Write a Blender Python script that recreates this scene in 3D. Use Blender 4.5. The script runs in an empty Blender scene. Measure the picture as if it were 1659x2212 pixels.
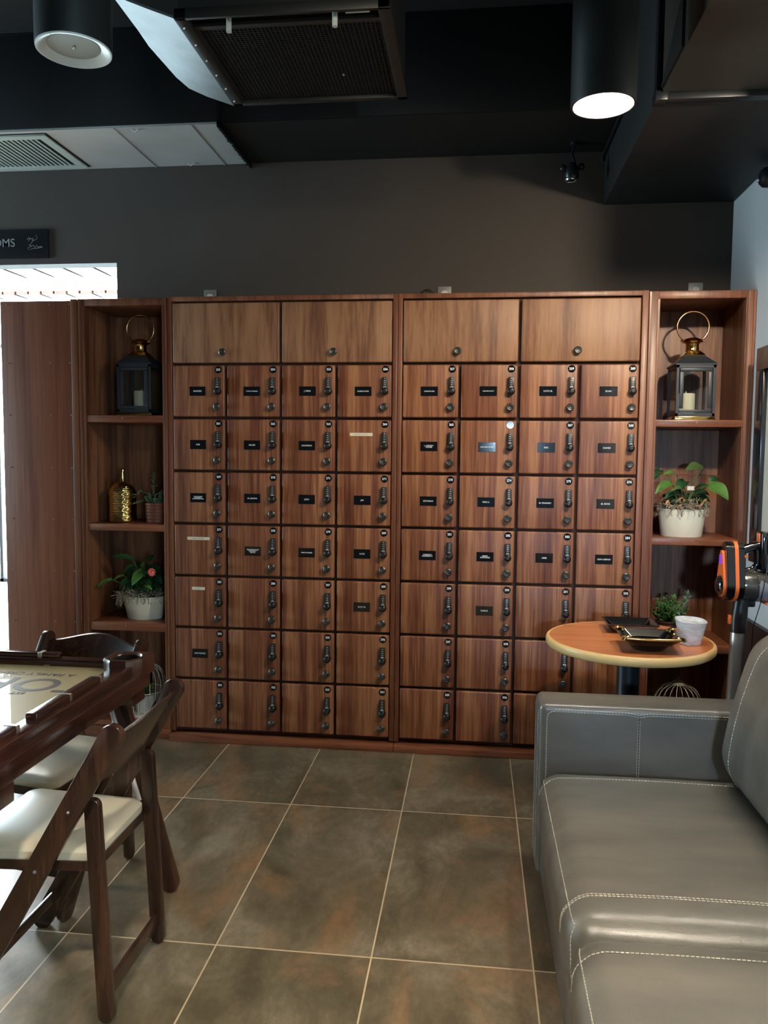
import bpy, bmesh, math, random
from mathutils import Vector, Matrix
from math import sin, cos, pi, radians
random.seed(7)
S = bpy.context.scene
COL = S.collection
V = Vector

# ------------------------------------------------------------------ materials
def newmat(name):
    m = bpy.data.materials.new(name); m.use_nodes = True
    nt = m.node_tree; b = nt.nodes['Principled BSDF']
    return m, nt, b
def mat(name, col, rough=.5, metal=0., spec=.5, coat=0., emit=None, es=0., alpha=1., trans=0., bump=0., bscale=80., var=0., vscale=6., sheen=0., sss=0.):
    m, nt, b = newmat(name)
    b.inputs['Base Color'].default_value = (*col, 1)
    b.inputs['Roughness'].default_value = rough
    b.inputs['Metallic'].default_value = metal
    b.inputs['Specular IOR Level'].default_value = spec
    b.inputs['Coat Weight'].default_value = coat
    b.inputs['Coat Roughness'].default_value = .12
    b.inputs['Alpha'].default_value = alpha
    b.inputs['Transmission Weight'].default_value = trans
    if sss:
        b.inputs['Subsurface Weight'].default_value = sss
        b.inputs['Subsurface Radius'].default_value = (.02, .015, .01)
    if emit:
        b.inputs['Emission Color'].default_value = (*emit, 1); b.inputs['Emission Strength'].default_value = es
    N = nt.nodes; L = nt.links
    if bump or var:
        g = N.new('ShaderNodeTexCoord')
        n = N.new('ShaderNodeTexNoise'); n.inputs['Scale'].default_value = bscale; n.inputs['Detail'].default_value = 4
        L.new(g.outputs['Object'], n.inputs['Vector'])
        if bump:
            bp = N.new('ShaderNodeBump'); bp.inputs['Strength'].default_value = bump; bp.inputs['Distance'].default_value = .004
            L.new(n.outputs['Fac'], bp.inputs['Height']); L.new(bp.outputs['Normal'], b.inputs['Normal'])
        if var:
            n2 = N.new('ShaderNodeTexNoise'); n2.inputs['Scale'].default_value = vscale; n2.inputs['Detail'].default_value = 5
            L.new(g.outputs['Object'], n2.inputs['Vector'])
            r = N.new('ShaderNodeValToRGB')
            r.color_ramp.elements[0].position = .3; r.color_ramp.elements[1].position = .7
            r.color_ramp.elements[0].color = (*[c*(1-var) for c in col], 1)
            r.color_ramp.elements[1].color = (*[min(1, c*(1+var)) for c in col], 1)
            L.new(n2.outputs['Fac'], r.inputs['Fac']); L.new(r.outputs['Color'], b.inputs['Base Color'])
    return m

def wood(name, stops, axis='z', sx=16., stretch=.05, rough=.42, coat=.15, fine=130., warp=.5, seedv=0., bands=1.0, bstr=.04, finemix=.28):
    """straight-grained veneer; grain runs along the given axis, world coordinates"""
    m, nt, b = newmat(name); N = nt.nodes; L = nt.links
    g = N.new('ShaderNodeNewGeometry')
    mp = N.new('ShaderNodeMapping')
    sc = {'z': (1, 1, stretch), 'x': (stretch, 1, 1), 'y': (1, stretch, 1)}[axis]
    mp.inputs['Scale'].default_value = sc
    mp.inputs['Location'].default_value = (seedv, seedv*.7, seedv*.3)
    L.new(g.outputs['Position'], mp.inputs['Vector'])
    n1 = N.new('ShaderNodeTexNoise'); n1.inputs['Scale'].default_value = sx; n1.inputs['Detail'].default_value = 3.5; n1.inputs['Roughness'].default_value = .62
    n1.inputs['Distortion'].default_value = warp
    n2 = N.new('ShaderNodeTexNoise'); n2.inputs['Scale'].default_value = fine; n2.inputs['Detail'].default_value = 3; n2.inputs['Roughness'].default_value = .6
    L.new(mp.outputs['Vector'], n1.inputs['Vector']); L.new(mp.outputs['Vector'], n2.inputs['Vector'])
    mx = N.new('ShaderNodeMix'); mx.data_type = 'FLOAT'; mx.inputs['Factor'].default_value = finemix
    L.new(n1.outputs['Fac'], mx.inputs['A']); L.new(n2.outputs['Fac'], mx.inputs['B'])
    r = N.new('ShaderNodeValToRGB'); cr = r.color_ramp
    while len(cr.elements) < len(stops): cr.elements.new(.5)
    for e, (p, c) in zip(cr.elements, stops): e.position = p; e.color = (*c, 1)
    L.new(mx.outputs['Result'], r.inputs['Fac']); L.new(r.outputs['Color'], b.inputs['Base Color'])
    b.inputs['Roughness'].default_value = rough; b.inputs['Coat Weight'].default_value = coat; b.inputs['Coat Roughness'].default_value = .2
    bp = N.new('ShaderNodeBump'); bp.inputs['Strength'].default_value = bstr; bp.inputs['Distance'].default_value = .002
    L.new(n2.outputs['Fac'], bp.inputs['Height']); L.new(bp.outputs['Normal'], b.inputs['Normal'])
    return m

M = {}
M['veneer'] = wood('sapele_veneer', [(.36, (.085, .022, .010)), (.44, (.150, .047, .021)), (.50, (.21, .076, .034)), (.56, (.29, .120, .054)), (.66, (.38, .175, .080))], sx=21, stretch=.032, seedv=3.1, rough=.46, coat=0., warp=.3, fine=120., finemix=.36)
M['veneer_top'] = wood('sapele_veneer_top', [(.36, (.12, .048, .024)), (.44, (.19, .082, .040)), (.52, (.26, .125, .062)), (.66, (.33, .168, .085))], sx=15, stretch=.075, warp=.4, seedv=9.4, rough=.48, coat=0., fine=120., finemix=.34)
M['frame_wood'] = wood('mahogany_frame', [(.34, (.085, .026, .013)), (.5, (.17, .058, .027)), (.66, (.24, .092, .044))], sx=24, stretch=.04, seedv=1.7, rough=.42, coat=.05)
M['shelf_wood'] = wood('mahogany_shelf', [(.34, (.10, .030, .014)), (.5, (.20, .066, .030)), (.66, (.28, .105, .048))], axis='x', sx=24, stretch=.05, seedv=5.2, rough=.38, coat=.05)
M['inside_wood'] = wood('mahogany_inside', [(.34, (.060, .019, .010)), (.44, (.12, .042, .021)), (.54, (.22, .090, .043)), (.68, (.31, .145, .070))], sx=15, stretch=.05, seedv=8.8, coat=.0)
M['panel_wood'] = wood('mahogany_panel', [(.34, (.13, .040, .024)), (.5, (.22, .078, .044)), (.66, (.29, .112, .064))], sx=16, stretch=.03, seedv=2.6, rough=.40, coat=.05)
M['dark_wood'] = wood('walnut_gloss', [(.3, (.010, .004, .003)), (.5, (.030, .010, .007)), (.7, (.075, .026, .015))], axis='y', sx=30, stretch=.08, rough=.16, coat=.6, seedv=4.)
M['dark_wood_x'] = wood('walnut_gloss_x', [(.3, (.010, .004, .003)), (.5, (.030, .010, .007)), (.7, (.075, .026, .015))], axis='x', sx=30, stretch=.08, rough=.16, coat=.6, seedv=4.)
M['leg_wood'] = wood('walnut_leg', [(.3, (.020, .008, .005)), (.5, (.050, .018, .010)), (.7, (.11, .038, .020))], axis='z', sx=24, stretch=.06, rough=.28, coat=.3, seedv=7.)
M['chair_wood'] = wood('fruitwood_chair', [(.3, (.012, .006, .004)), (.5, (.035, .014, .008)), (.7, (.080, .034, .018))], axis='z', sx=20, stretch=.08, rough=.24, coat=.4, seedv=6.)
M['table_wood'] = wood('cherry_laminate', [(.34, (.46, .140, .045)), (.5, (.60, .20, .066)), (.66, (.70, .27, .10))], axis='x', sx=15, stretch=.07, rough=.30, coat=.25, seedv=2., warp=.2)
M['plank'] = wood('ceiling_planks', [(.3, (.030, .012, .009)), (.5, (.070, .034, .026)), (.7, (.12, .062, .045))], axis='y', sx=9, stretch=.10, seedv=12.)
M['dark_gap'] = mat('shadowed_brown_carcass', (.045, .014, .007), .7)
M['black'] = mat('black_plastic', (.006, .006, .007), .32, spec=.5)
M['black_gloss'] = mat('gloss_black', (.004, .004, .005), .06, spec=.6, coat=.5)
M['black_metal'] = mat('black_enamel_metal', (.010, .013, .018), .34, spec=.5)
M['lantern_metal'] = mat('slate_lantern_metal', (.030, .038, .050), .42, metal=.3)
M['plate'] = mat('black_acrylic', (.005, .007, .010), .10, spec=.6)
M['paint_white'] = mat('white_lettering', (.75, .78, .80), .5)
M['print_gray'] = mat('gray_lettering', (.30, .32, .34), .5)
M['knob'] = mat('pewter_knob', (.085, .085, .078), .38, metal=.75)
M['lock'] = mat('gunmetal_lock', (.045, .043, .040), .36, metal=.55)
M['silver'] = mat('brushed_silver', (.60, .60, .60), .28, metal=1.)
M['gold'] = mat('polished_brass', (.80, .52, .20), .14, metal=1.)
M['gold_ribs'] = mat('gold_glaze', (.78, .58, .22), .10, metal=1., bump=.0)
M['copper'] = mat('rose_brass', (.75, .40, .20), .18, metal=1.)
M['cream'] = mat('cream_enamel', (.72, .72, .60), .38, var=.05, vscale=9)
M['candle'] = mat('ivory_wax', (.78, .70, .52), .55, sss=.3)
M['white_wire'] = mat('white_painted_wire', (.70, .66, .56), .45)
M['white_pot'] = mat('white_ridged_pot', (.66, .65, .60), .45)
M['moss'] = mat('spanish_moss', (.24, .20, .15), .9, var=.4, vscale=30)
M['moss2'] = mat('pale_moss', (.42, .37, .28), .9, var=.3, vscale=30)
M['brick_pot'] = mat('woven_red_pot', (.22, .060, .032), .5)
M['dark_pot'] = mat('woven_dark_pot', (.045, .018, .014), .35)
M['leaf'] = [mat('leaf_dark_green', (.012, .060, .020), .42, var=.3, vscale=25), mat('leaf_green', (.070, .175, .035), .40, var=.3, vscale=25),
             mat('leaf_olive', (.060, .11, .030), .45, var=.3, vscale=25), mat('leaf_grey_green', (.14, .22, .13), .5, var=.3, vscale=30)]
M['leaf_brown'] = mat('dried_leaf', (.38, .20, .09), .7, var=.3, vscale=30)
M['stem'] = mat('plant_stem', (.10, .15, .05), .5)
M['stem_red'] = mat('red_stem', (.16, .045, .030), .5)
M['coral'] = mat('coral_petals', (.75, .12, .09), .5)
M['leather'] = None
M['thread'] = mat('ivory_thread', (.50, .46, .38), .6)
M['seat_vinyl'] = mat('ivory_vinyl', (.66, .60, .46), .34, var=.04, vscale=5)
M['gold_table'] = mat('gold_lacquer', (.42, .34, .16), .45, spec=.1, coat=.7, var=.04, vscale=4)
M['gold_table'].node_tree.nodes['Principled BSDF'].inputs['Coat Roughness'].default_value = .02
M['table_ink'] = mat('brown_ink', (.030, .018, .012), .5, spec=.15)
M['table_edge'] = mat('maple_edge', (.80, .52, .21), .35)
M['orange'] = mat('orange_plastic', (.85, .17, .04), .30)
M['violet_led'] = mat('violet_led', (.1, .02, .6), .4, emit=(.10, .02, 1.), es=1.2)
M['gray_metal'] = mat('gray_gloss_housing', (.10, .095, .085), .16, metal=.6, coat=.5)
M['tube_metal'] = mat('aluminium_tube', (.62, .65, .68), .33, metal=.9)
M['wall_brown'] = mat('taupe_wall_paint', (.056, .047, .041), .75, bump=.05, bscale=200)
M['wall_blue'] = mat('pale_gray_wall_paint', (.60, .62, .64), .7, bump=.05, bscale=200)
M['white_wall'] = mat('white_wall_paint', (.80, .80, .78), .7)
M['ceiling_black'] = mat('black_ceiling_paint', (.005, .006, .007), .7)
M['duct_navy'] = mat('dark_duct_paint', (.003, .005, .009), .6)
M['duct_black'] = mat('charcoal_duct_paint', (.007, .008, .008), .6)
M['duct_gray'] = mat('galvanized_duct', (.62, .66, .68), .40, metal=.2, var=.10, vscale=3)
M['grille_frame'] = mat('dark_bronze_grille', (.010, .011, .010), .5)
M['light_grille'] = mat('pale_grille_enamel', (.58, .70, .68), .4)
M['clip'] = mat('dull_brass_clip', (.35, .30, .24), .35, metal=.8)
M['shade_fill'] = mat('painted_shade_black', (.002, .002, .002), .9)  # near-black colour stands in for shade in hollows and gaps
M['lamp_black'] = mat('lamp_black_enamel', (.006, .009, .010), .48)
M['lamp_disc'] = mat('lamp_frosted_disc', (.42, .46, .44), .5)
M['lamp_rim'] = mat('lamp_rim_white', (.70, .76, .76), .35)
M['lamp_lit'] = mat('lamp_lit_disc', (.9, .9, .85), .5, emit=(1., .91, .76), es=180.)
M['lamp_lit2'] = mat('lamp_lit_disc_front', (.9, .9, .85), .5, emit=(1., .89, .72), es=120.)
M['lamp_lit3'] = mat('lamp_lit_disc_recessed', (.9, .9, .85), .5, emit=(1., .89, .70), es=1350.)
M['panel_lit'] = mat('hall_light_panel', (.9, .9, .9), .5, emit=(1., .98, .94), es=14.)
M['outlet'] = mat('outlet_plastic', (.62, .62, .58), .4)
M['outlet_plate'] = mat('outlet_steel_plate', (.35, .36, .35), .35, metal=.5)
M['picture'] = mat('cream_mat_board', (.62, .58, .50), .6)
M['strip'] = mat('cream_label_tape', (.74, .70, .55), .5)

def leather():
    m, nt, b = newmat('gray_leather'); N = nt.nodes; L = nt.links
    g = N.new('ShaderNodeTexCoord')
    n2 = N.new('ShaderNodeTexNoise'); n2.inputs['Scale'].default_value = 3.2; n2.inputs['Detail'].default_value = 5
    mp = N.new('ShaderNodeMapping'); mp.inputs['Scale'].default_value = (.6, 2.2, 1.5)
    L.new(g.outputs['Object'], mp.inputs['Vector']); L.new(mp.outputs['Vector'], n2.inputs['Vector'])
    r = N.new('ShaderNodeValToRGB'); r.color_ramp.elements[0].position = .3; r.color_ramp.elements[1].position = .72
    r.color_ramp.elements[0].color = (.082, .079, .071, 1); r.color_ramp.elements[1].color = (.175, .163, .138, 1)
    L.new(n2.outputs['Fac'], r.inputs['Fac']); L.new(r.outputs['Color'], b.inputs['Base Color'])
    v = N.new('ShaderNodeTexVoronoi'); v.inputs['Scale'].default_value = 320
    L.new(g.outputs['Object'], v.inputs['Vector'])
    bp = N.new('ShaderNodeBump'); bp.inputs['Strength'].default_value = .16; bp.inputs['Distance'].default_value = .0012
    L.new(v.outputs['Distance'], bp.inputs['Height'])
    bp2 = N.new('ShaderNodeBump'); bp2.inputs['Strength'].default_value = .25; bp2.inputs['Distance'].default_value = .012
    L.new(n2.outputs['Fac'], bp2.inputs['Height']); L.new(bp.outputs['Normal'], bp2.inputs['Normal']); L.new(bp2.outputs['Normal'], b.inputs['Normal'])
    b.inputs['Roughness'].default_value = .32; b.inputs['Specular IOR Level'].default_value = .7
    return m
M['leather'] = leather()

def glass(name, tint=(1, 1, 1), gloss=.12, rough=.03):
    m = bpy.data.materials.new(name); m.use_nodes = True; nt = m.node_tree; N = nt.nodes; L = nt.links
    N.remove(N['Principled BSDF']); out = N['Material Output']
    t = N.new('ShaderNodeBsdfTransparent'); t.inputs['Color'].default_value = (*tint, 1)
    gl = N.new('ShaderNodeBsdfGlossy'); gl.inputs['Roughness'].default_value = rough
    mx = N.new('ShaderNodeMixShader'); mx.inputs['Fac'].default_value = gloss
    L.new(t.outputs[0], mx.inputs[1]); L.new(gl.outputs[0], mx.inputs[2]); L.new(mx.outputs[0], out.inputs['Surface'])
    return m
M['glass'] = glass('clear_pane', (.92, .95, .95), .06)
M['window_glass'] = glass('window_pane', (.95, 1., .98), .05)
M['smoke_cup'] = mat('smoky_dust_cup', (.34, .33, .37), .15, alpha=.72, coat=.4)

def swirl():
    m, nt, b = newmat('alabaster_glass'); N = nt.nodes; L = nt.links
    g = N.new('ShaderNodeTexCoord'); n = N.new('ShaderNodeTexNoise')
    n.inputs['Scale'].default_value = 22; n.inputs['Detail'].default_value = 3; n.inputs['Distortion'].default_value = 2.5
    mp = N.new('ShaderNodeMapping'); mp.inputs['Scale'].default_value = (.5, .5, 1.6)
    L.new(g.outputs['Object'], mp.inputs['Vector']); L.new(mp.outputs['Vector'], n.inputs['Vector'])
    r = N.new('ShaderNodeValToRGB'); r.color_ramp.elements[0].position = .35; r.color_ramp.elements[1].position = .65
    r.color_ramp.elements[0].color = (.74, .70, .67, 1); r.color_ramp.elements[1].color = (.92, .93, .93, 1)
    L.new(n.outputs['Fac'], r.inputs['Fac']); L.new(r.outputs['Color'], b.inputs['Base Color'])
    r2 = N.new('ShaderNodeMapRange'); r2.inputs['To Min'].default_value = .55; r2.inputs['To Max'].default_value = .95
    L.new(n.outputs['Fac'], r2.inputs['Value']); L.new(r2.outputs['Result'], b.inputs['Alpha'])
    b.inputs['Roughness'].default_value = .2; b.inputs['Subsurface Weight'].default_value = .3; b.inputs['Subsurface Radius'].default_value = (.02, .02, .02)
    return m
M['alabaster'] = swirl()

def floor_mat():
    m, nt, b = newmat('rust_slate_floor_tiles'); N = nt.nodes; L = nt.links
    g = N.new('ShaderNodeNewGeometry'); s = N.new('ShaderNodeSeparateXYZ'); L.new(g.outputs['Position'], s.inputs[0])
    def mth(op, a, bb=None, c=None):
        n = N.new('ShaderNodeMath'); n.operation = op
        for i, x in enumerate((a, bb, c)):
            if x is None: continue
            if isinstance(x, (int, float)): n.inputs[i].default_value = x
            else: L.new(x, n.inputs[i])
        return n.outputs[0]
    def line(src, off, period, w):
        u = mth('MULTIPLY_ADD', src, 1/period, -off/period)
        f = mth('FRACT', u); d = mth('ABSOLUTE', mth('SUBTRACT', f, .5)); d = mth('SUBTRACT', .5, d)
        return mth('LESS_THAN', mth('MULTIPLY', d, period), w), mth('FLOOR', u)
    lx, ix = line(s.outputs['X'], .29826, .474, .0024)
    ly, iy = line(s.outputs['Y'], -1.656, .979, .0028)
    grout = mth('MAXIMUM', lx, ly)
    # per tile offset of the pattern
    off = N.new('ShaderNodeCombineXYZ'); L.new(mth('MULTIPLY', ix, 3.37), off.inputs[0]); L.new(mth('MULTIPLY', iy, 5.71), off.inputs[1]); L.new(mth('MULTIPLY_ADD', ix, 1.3, mth('MULTIPLY', iy, 2.9)), off.inputs[2])
    va = N.new('ShaderNodeVectorMath'); va.operation = 'ADD'; sm = N.new('ShaderNodeMapping'); sm.inputs['Scale'].default_value = (1.25, .70, 1); L.new(g.outputs['Position'], sm.inputs['Vector']); L.new(sm.outputs['Vector'], va.inputs[0]); L.new(off.outputs[0], va.inputs[1])
    def noise(sc, det, dist, rough=.6):
        n = N.new('ShaderNodeTexNoise'); n.inputs['Scale'].default_value = sc; n.inputs['Detail'].default_value = det; n.inputs['Distortion'].default_value = dist; n.inputs['Roughness'].default_value = rough
        L.new(va.outputs[0], n.inputs['Vector']); return n.outputs['Fac']
    a = noise(3.4, 10, .6, .66); c = noise(2.7, 9, .9, .62); d = noise(30, 8, .3, .72)
    r1 = N.new('ShaderNodeValToRGB'); cr = r1.color_ramp; cr.elements.new(.5)
    for e, (p, col) in zip(cr.elements, [(.34, (.072, .060, .037)), (.5, (.130, .106, .068)), (.66, (.225, .188, .135))]): e.position = p; e.color = (*col, 1)
    L.new(a, r1.inputs['Fac'])
    r2 = N.new('ShaderNodeValToRGB'); r2.color_ramp.elements[0].position = .50; r2.color_ramp.elements[1].position = .66
    r2.color_ramp.elements[0].color = (0, 0, 0, 1); r2.color_ramp.elements[1].color = (.62, .62, .62, 1); L.new(c, r2.inputs['Fac'])
    mx = N.new('ShaderNodeMix'); mx.data_type = 'RGBA'; L.new(r2.outputs['Color'], mx.inputs['Factor']); L.new(r1.outputs['Color'], mx.inputs['A']); mx.inputs['B'].default_value = (.27, .145, .070, 1)
    r3 = N.new('ShaderNodeMapRange'); r3.inputs['From Min'].default_value = .3; r3.inputs['From Max'].default_value = .7; r3.inputs['To Min'].default_value = .78; r3.inputs['To Max'].default_value = 1.22
    L.new(d, r3.inputs['Value'])
    vm = N.new('ShaderNodeVectorMath'); vm.operation = 'SCALE'; L.new(mx.outputs['Result'], vm.inputs[0]); L.new(r3.outputs['Result'], vm.inputs['Scale'])
    mg = N.new('ShaderNodeMix'); mg.data_type = 'RGBA'; L.new(grout, mg.inputs['Factor']); L.new(vm.outputs[0], mg.inputs['A']); mg.inputs['B'].default_value = (.55, .44, .29, 1)
    L.new(mg.outputs['Result'], b.inputs['Base Color'])
    b.inputs['Roughness'].default_value = .29
    bp = N.new('ShaderNodeBump'); bp.inputs['Strength'].default_value = .15; bp.inputs['Distance'].default_value = .001
    hh = mth('SUBTRACT', 1.0, grout); L.new(hh, bp.inputs['Height']); L.new(bp.outputs['Normal'], b.inputs['Normal'])
    return m
M['floor'] = floor_mat()

# ------------------------------------------------------------------ geometry helpers
def setmat(faces, mi, smooth=True):
    for f in faces:
        f.material_index = mi; f.smooth = smooth
def box(bm, x0, x1, y0, y1, z0, z1, mi=0, bev=0., seg=2, mtx=None):
    r = bmesh.ops.create_cube(bm, size=1.)
    vs = r['verts']
    for v in vs:
        v.co = V((x0+(v.co.x+.5)*(x1-x0), y0+(v.co.y+.5)*(y1-y0), z0+(v.co.z+.5)*(z1-z0)))
    es = list({e for v in vs for e in v.link_edges}); fs = list({f for v in vs for f in v.link_faces})
    if bev > 0:
        rr = bmesh.ops.bevel(bm, geom=es, offset=bev, segments=seg, profile=.5, affect='EDGES')
        vs = list({v for f in rr['faces'] for v in f.verts} | {v for v in vs if v.is_valid})
        fs = list({f for v in vs for f in v.link_faces})
    setmat(fs, mi, bev > 0)
    if mtx is not None:
        for v in vs: v.co = mtx @ v.co
    return vs
def frames(pts):
    out = []; up = None
    for i, p in enumerate(pts):
        if i == 0: t = pts[1]-pts[0]
        elif i == len(pts)-1: t = pts[-1]-pts[-2]
        else: t = (pts[i+1]-pts[i-1])
        t = t.normalized()
        if up is None:
            a = V((0, 0, 1)) if abs(t.z) < .9 else V((1, 0, 0)); up = (a - t*a.dot(t)).normalized()
        else:
            up = (up - t*up.dot(t))
            up = up.normalized() if up.length > 1e-6 else V((1, 0, 0))
        out.append((t, up, t.cross(up)))
    return out
def tube(bm, pts, r, seg=8, mi=0, closed=False, cap=True, sx=1., sy=1.):
    pts = [V(p) for p in pts]
    if closed: pts = pts + [pts[0]]
    rs = r if isinstance(r, (list, tuple)) else [r]*len(pts)
    fr = frames(pts); rings = []
    for p, (t, u, w), rad in zip(pts, fr, rs):
        rings.append([bm.verts.new(p + u*(cos(2*pi*k/seg)*rad*sx) + w*(sin(2*pi*k/seg)*rad*sy)) for k in range(seg)])
    fs = []
    for a, b in zip(rings, rings[1:]):
        for k in range(seg):
            fs.append(bm.faces.new((a[k], a[(k+1) % seg], b[(k+1) % seg], b[k])))
    if cap and not closed:
        fs.append(bm.faces.new(rings[0][::-1])); fs.append(bm.faces.new(rings[-1]))
    setmat(fs, mi)
    return fs
def cyl(bm, p0, p1, r, r1=None, seg=32, mi=0):
    return tube(bm, [p0, p1], [r, r if r1 is None else r1], seg, mi)
def lathe(bm, prof, c=(0, 0, 0), seg=40, mi=0, sx=1., sy=1., axis='z', cap=False, rot=0., wob=None):
    c = V(c); rings = []
    for (r, z) in prof:
        ring = []
        for k in range(seg):
            a = 2*pi*k/seg + rot
            rr = r if wob is None else r*wob(a, z)
            x, y = cos(a)*rr*sx, sin(a)*rr*sy
            p = {'z': V((x, y, z)), 'x': V((z, x, y)), 'y': V((x, z, y))}[axis]
            ring.append(bm.verts.new(c+p))
        rings.append(ring)
    fs = []
    for a, b in zip(rings, rings[1:]):
        for k in range(seg): fs.append(bm.faces.new((a[k], a[(k+1) % seg], b[(k+1) % seg], b[k])))
    if cap:
        fs.append(bm.faces.new(rings[0][::-1])); fs.append(bm.faces.new(rings[-1]))
    setmat(fs, mi)
    return fs
def prism(bm, poly, d0, d1, axis='y', mi=0, smooth=False, mtx=None):
    """extrude a 2D outline along an axis; poly coordinates are the two other axes in order"""
    def P(a, b, d):
        p = {'x': V((d, a, b)), 'y': V((a, d, b)), 'z': V((a, b, d))}[axis]
        return mtx @ p if mtx is not None else p
    A = [bm.verts.new(P(a, b, d0)) for a, b in poly]; B = [bm.verts.new(P(a, b, d1)) for a, b in poly]
    fs = [bm.faces.new(A[::-1]), bm.faces.new(B)]
    n = len(poly)
    for k in range(n): fs.append(bm.faces.new((A[k], A[(k+1) % n], B[(k+1) % n], B[k])))
    setmat(fs, mi, smooth)
    return fs
def sphere(bm, c, r, seg=16, mi=0, sc=(1, 1, 1)):
    rr = bmesh.ops.create_uvsphere(bm, u_segments=seg, v_segments=max(6, seg//2), radius=r)
    for v in rr['verts']: v.co = V(c) + V((v.co.x*sc[0], v.co.y*sc[1], v.co.z*sc[2]))
    setmat({f for v in rr['verts'] for f in v.link_faces}, mi)
def obj(name, bm, mats, parent=None, loc=None, rotz=0., ang=38, keep=False):
    me = bpy.data.meshes.new(name)
    bmesh.ops.recalc_face_normals(bm, faces=bm.faces[:])
    bm.to_mesh(me); bm.free()
    for m in (mats if isinstance(mats, (list, tuple)) else [mats]): me.materials.append(m)
    if ang: me.set_sharp_from_angle(angle=radians(ang))
    o = bpy.data.objects.new(name, me); COL.objects.link(o)
    if parent is not None: o.parent = parent
    if loc is not None: o.location = loc
    if rotz: o.rotation_euler.z = rotz
    return o
def inst(name, me, parent, loc=(0, 0, 0)):
    o = bpy.data.objects.new(name, me); COL.objects.link(o); o.parent = parent; o.location = loc; return o
def thing(name, label, cat, loc=(0, 0, 0), rotz=0., group=None):
    o = bpy.data.objects.new(name, None); COL.objects.link(o); o.empty_display_size = .05
    o.location = loc; o.rotation_euler = (0, 0, rotz)
    return tag(o, label, cat, group)
def tag(o, label, cat, group=None, kind=None):
    o['label'] = label; o['category'] = cat
    if group: o['group'] = group
    if kind: o['kind'] = kind
    return o
def struct(name, bm, mats, label=None, parent=None):
    o = obj(name, bm, mats, parent); o['kind'] = 'structure'
    if label: o['label'] = label
    return o
B = bmesh.new
_tc = {}
def text_data(s, size, bold=0.):
    key = (s, size, bold)
    if key not in _tc:
        cu = bpy.data.curves.new('lettering', 'FONT'); cu.body = s; cu.size = size; cu.align_x = 'CENTER'; cu.align_y = 'CENTER'
        cu.extrude = .0003; cu.offset = bold; cu.resolution_u = 5; cu.space_line = .85
        o = bpy.data.objects.new('lettering', cu); me = o.to_mesh()
        _tc[key] = ([v.co.copy() for v in me.vertices], [list(p.vertices) for p in me.polygons])
        o.to_mesh_clear(); bpy.data.objects.remove(o); bpy.data.curves.remove(cu)
    return _tc[key]
def text(bm, s, size, mtx, mi=1, bold=0.):
    vs, ps = text_data(s, size, bold)
    nv = [bm.verts.new(mtx @ v) for v in vs]
    for p in ps:
        try: f = bm.faces.new([nv[i] for i in p]); f.material_index = mi
        except ValueError: pass
FACE = Matrix.Rotation(pi/2, 4, 'X')   # text that stands in the XZ plane and faces -Y

# ------------------------------------------------------------------ camera
cam_d = bpy.data.cameras.new('camera'); cam = bpy.data.objects.new('camera', cam_d); COL.objects.link(cam)
r_ = V((.99338937, .11442152, .00923403)); u_ = V((-.01748195, .07129139, .99730232)); f_ = V((-.11345455, .99087096, -.07282042))
CAMP = V((1.52798779, -3.89269581, 1.48872069))
cam.matrix_world = Matrix(((r_.x, u_.x, -f_.x, CAMP.x), (r_.y, u_.y, -f_.y, CAMP.y), (r_.z, u_.z, -f_.z, CAMP.z), (0, 0, 0, 1)))
cam_d.sensor_fit = 'VERTICAL'; cam_d.sensor_height = 24.; cam_d.lens = 1718.127/2212*24.
cam_d.clip_start = .05; cam_d.clip_end = 200
S.camera = cam

# ------------------------------------------------------------------ room shell
H = 3.5
bm = B(); box(bm, -5.6, 5.6, -8.1, 5.0, -.1, 0.); struct('floor', bm, M['floor'])
bm = B(); box(bm, -5.1, 5.5, -7.6, .5, H, H+.1); struct('ceiling', bm, M['ceiling_black'])
bm = B()
box(bm, -.466, 2.9, .4, .5, 0, H); box(bm, -2.6, -.466, .4, .5, 2.53, H); box(bm, -5.1, -2.6, .4, .5, 0, H)
struct('wall_back', bm, M['wall_brown'])
bm = B(); box(bm, 2.80, 2.9, -5.0, .4, 0, H); box(bm, 2.80, 5.5, -5.1, -5.0, 0, H); box(bm, 5.4, 5.5, -7.6, -5.1, 0, H); struct('wall_right', bm, M['wall_blue'])
bm = B(); box(bm, 2.775, 2.80, -5.0, -.055, 0, .745, bev=.004); struct('trim_1', bm, mat('dark_wainscot', (.022, .013, .010), .5))
# left wall with a long window
bm = B()
box(bm, -5.1, -5.0, -7.6, .4, 0, .55); box(bm, -5.1, -5.0, -7.6, .4, 2.95, H); box(bm, -5.1, -5.0, -.1, .4, .55, 2.95); box(bm, -5.1, -5.0, -7.6, -1.5, .55, 2.95)
struct('wall_left', bm, M['wall_brown'])
def window(name, lo, hi, axis, n):
    """a row of panes with mullions; axis = the axis the window runs along"""
    bm = B(); t = .035
    (a0, z0), (a1, z1) = lo, hi
    c = n['at']
    def bx(p0, p1, q0, q1):
        if axis == 'y': box(bm, c-.03, c+.03, p0, p1, q0, q1)
        else: box(bm, p0, p1, c-.03, c+.03, q0, q1)
    bx(a0, a1, z0, z0+t); bx(a0, a1, z1-t, z1)
    k = n['panes']
    for i in range(k+1):
        p = a0+(a1-a0)*i/k; bx(max(a0, p-t/2), min(a1, p+t/2), z0, z1)
    fr = struct(name, bm, M['black_metal'])
    bm = B()
    if axis == 'y': box(bm, c-.004, c+.004, a0, a1, z0, z1)
    else: box(bm, a0, a1, c-.004, c+.004, z0, z1)
    p = obj('pane', bm, M['window_glass'], fr)
window('window_1', (-1.5, .55), (-.1, 2.95), 'y', {'at': -5.05, 'panes': 2})
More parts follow.
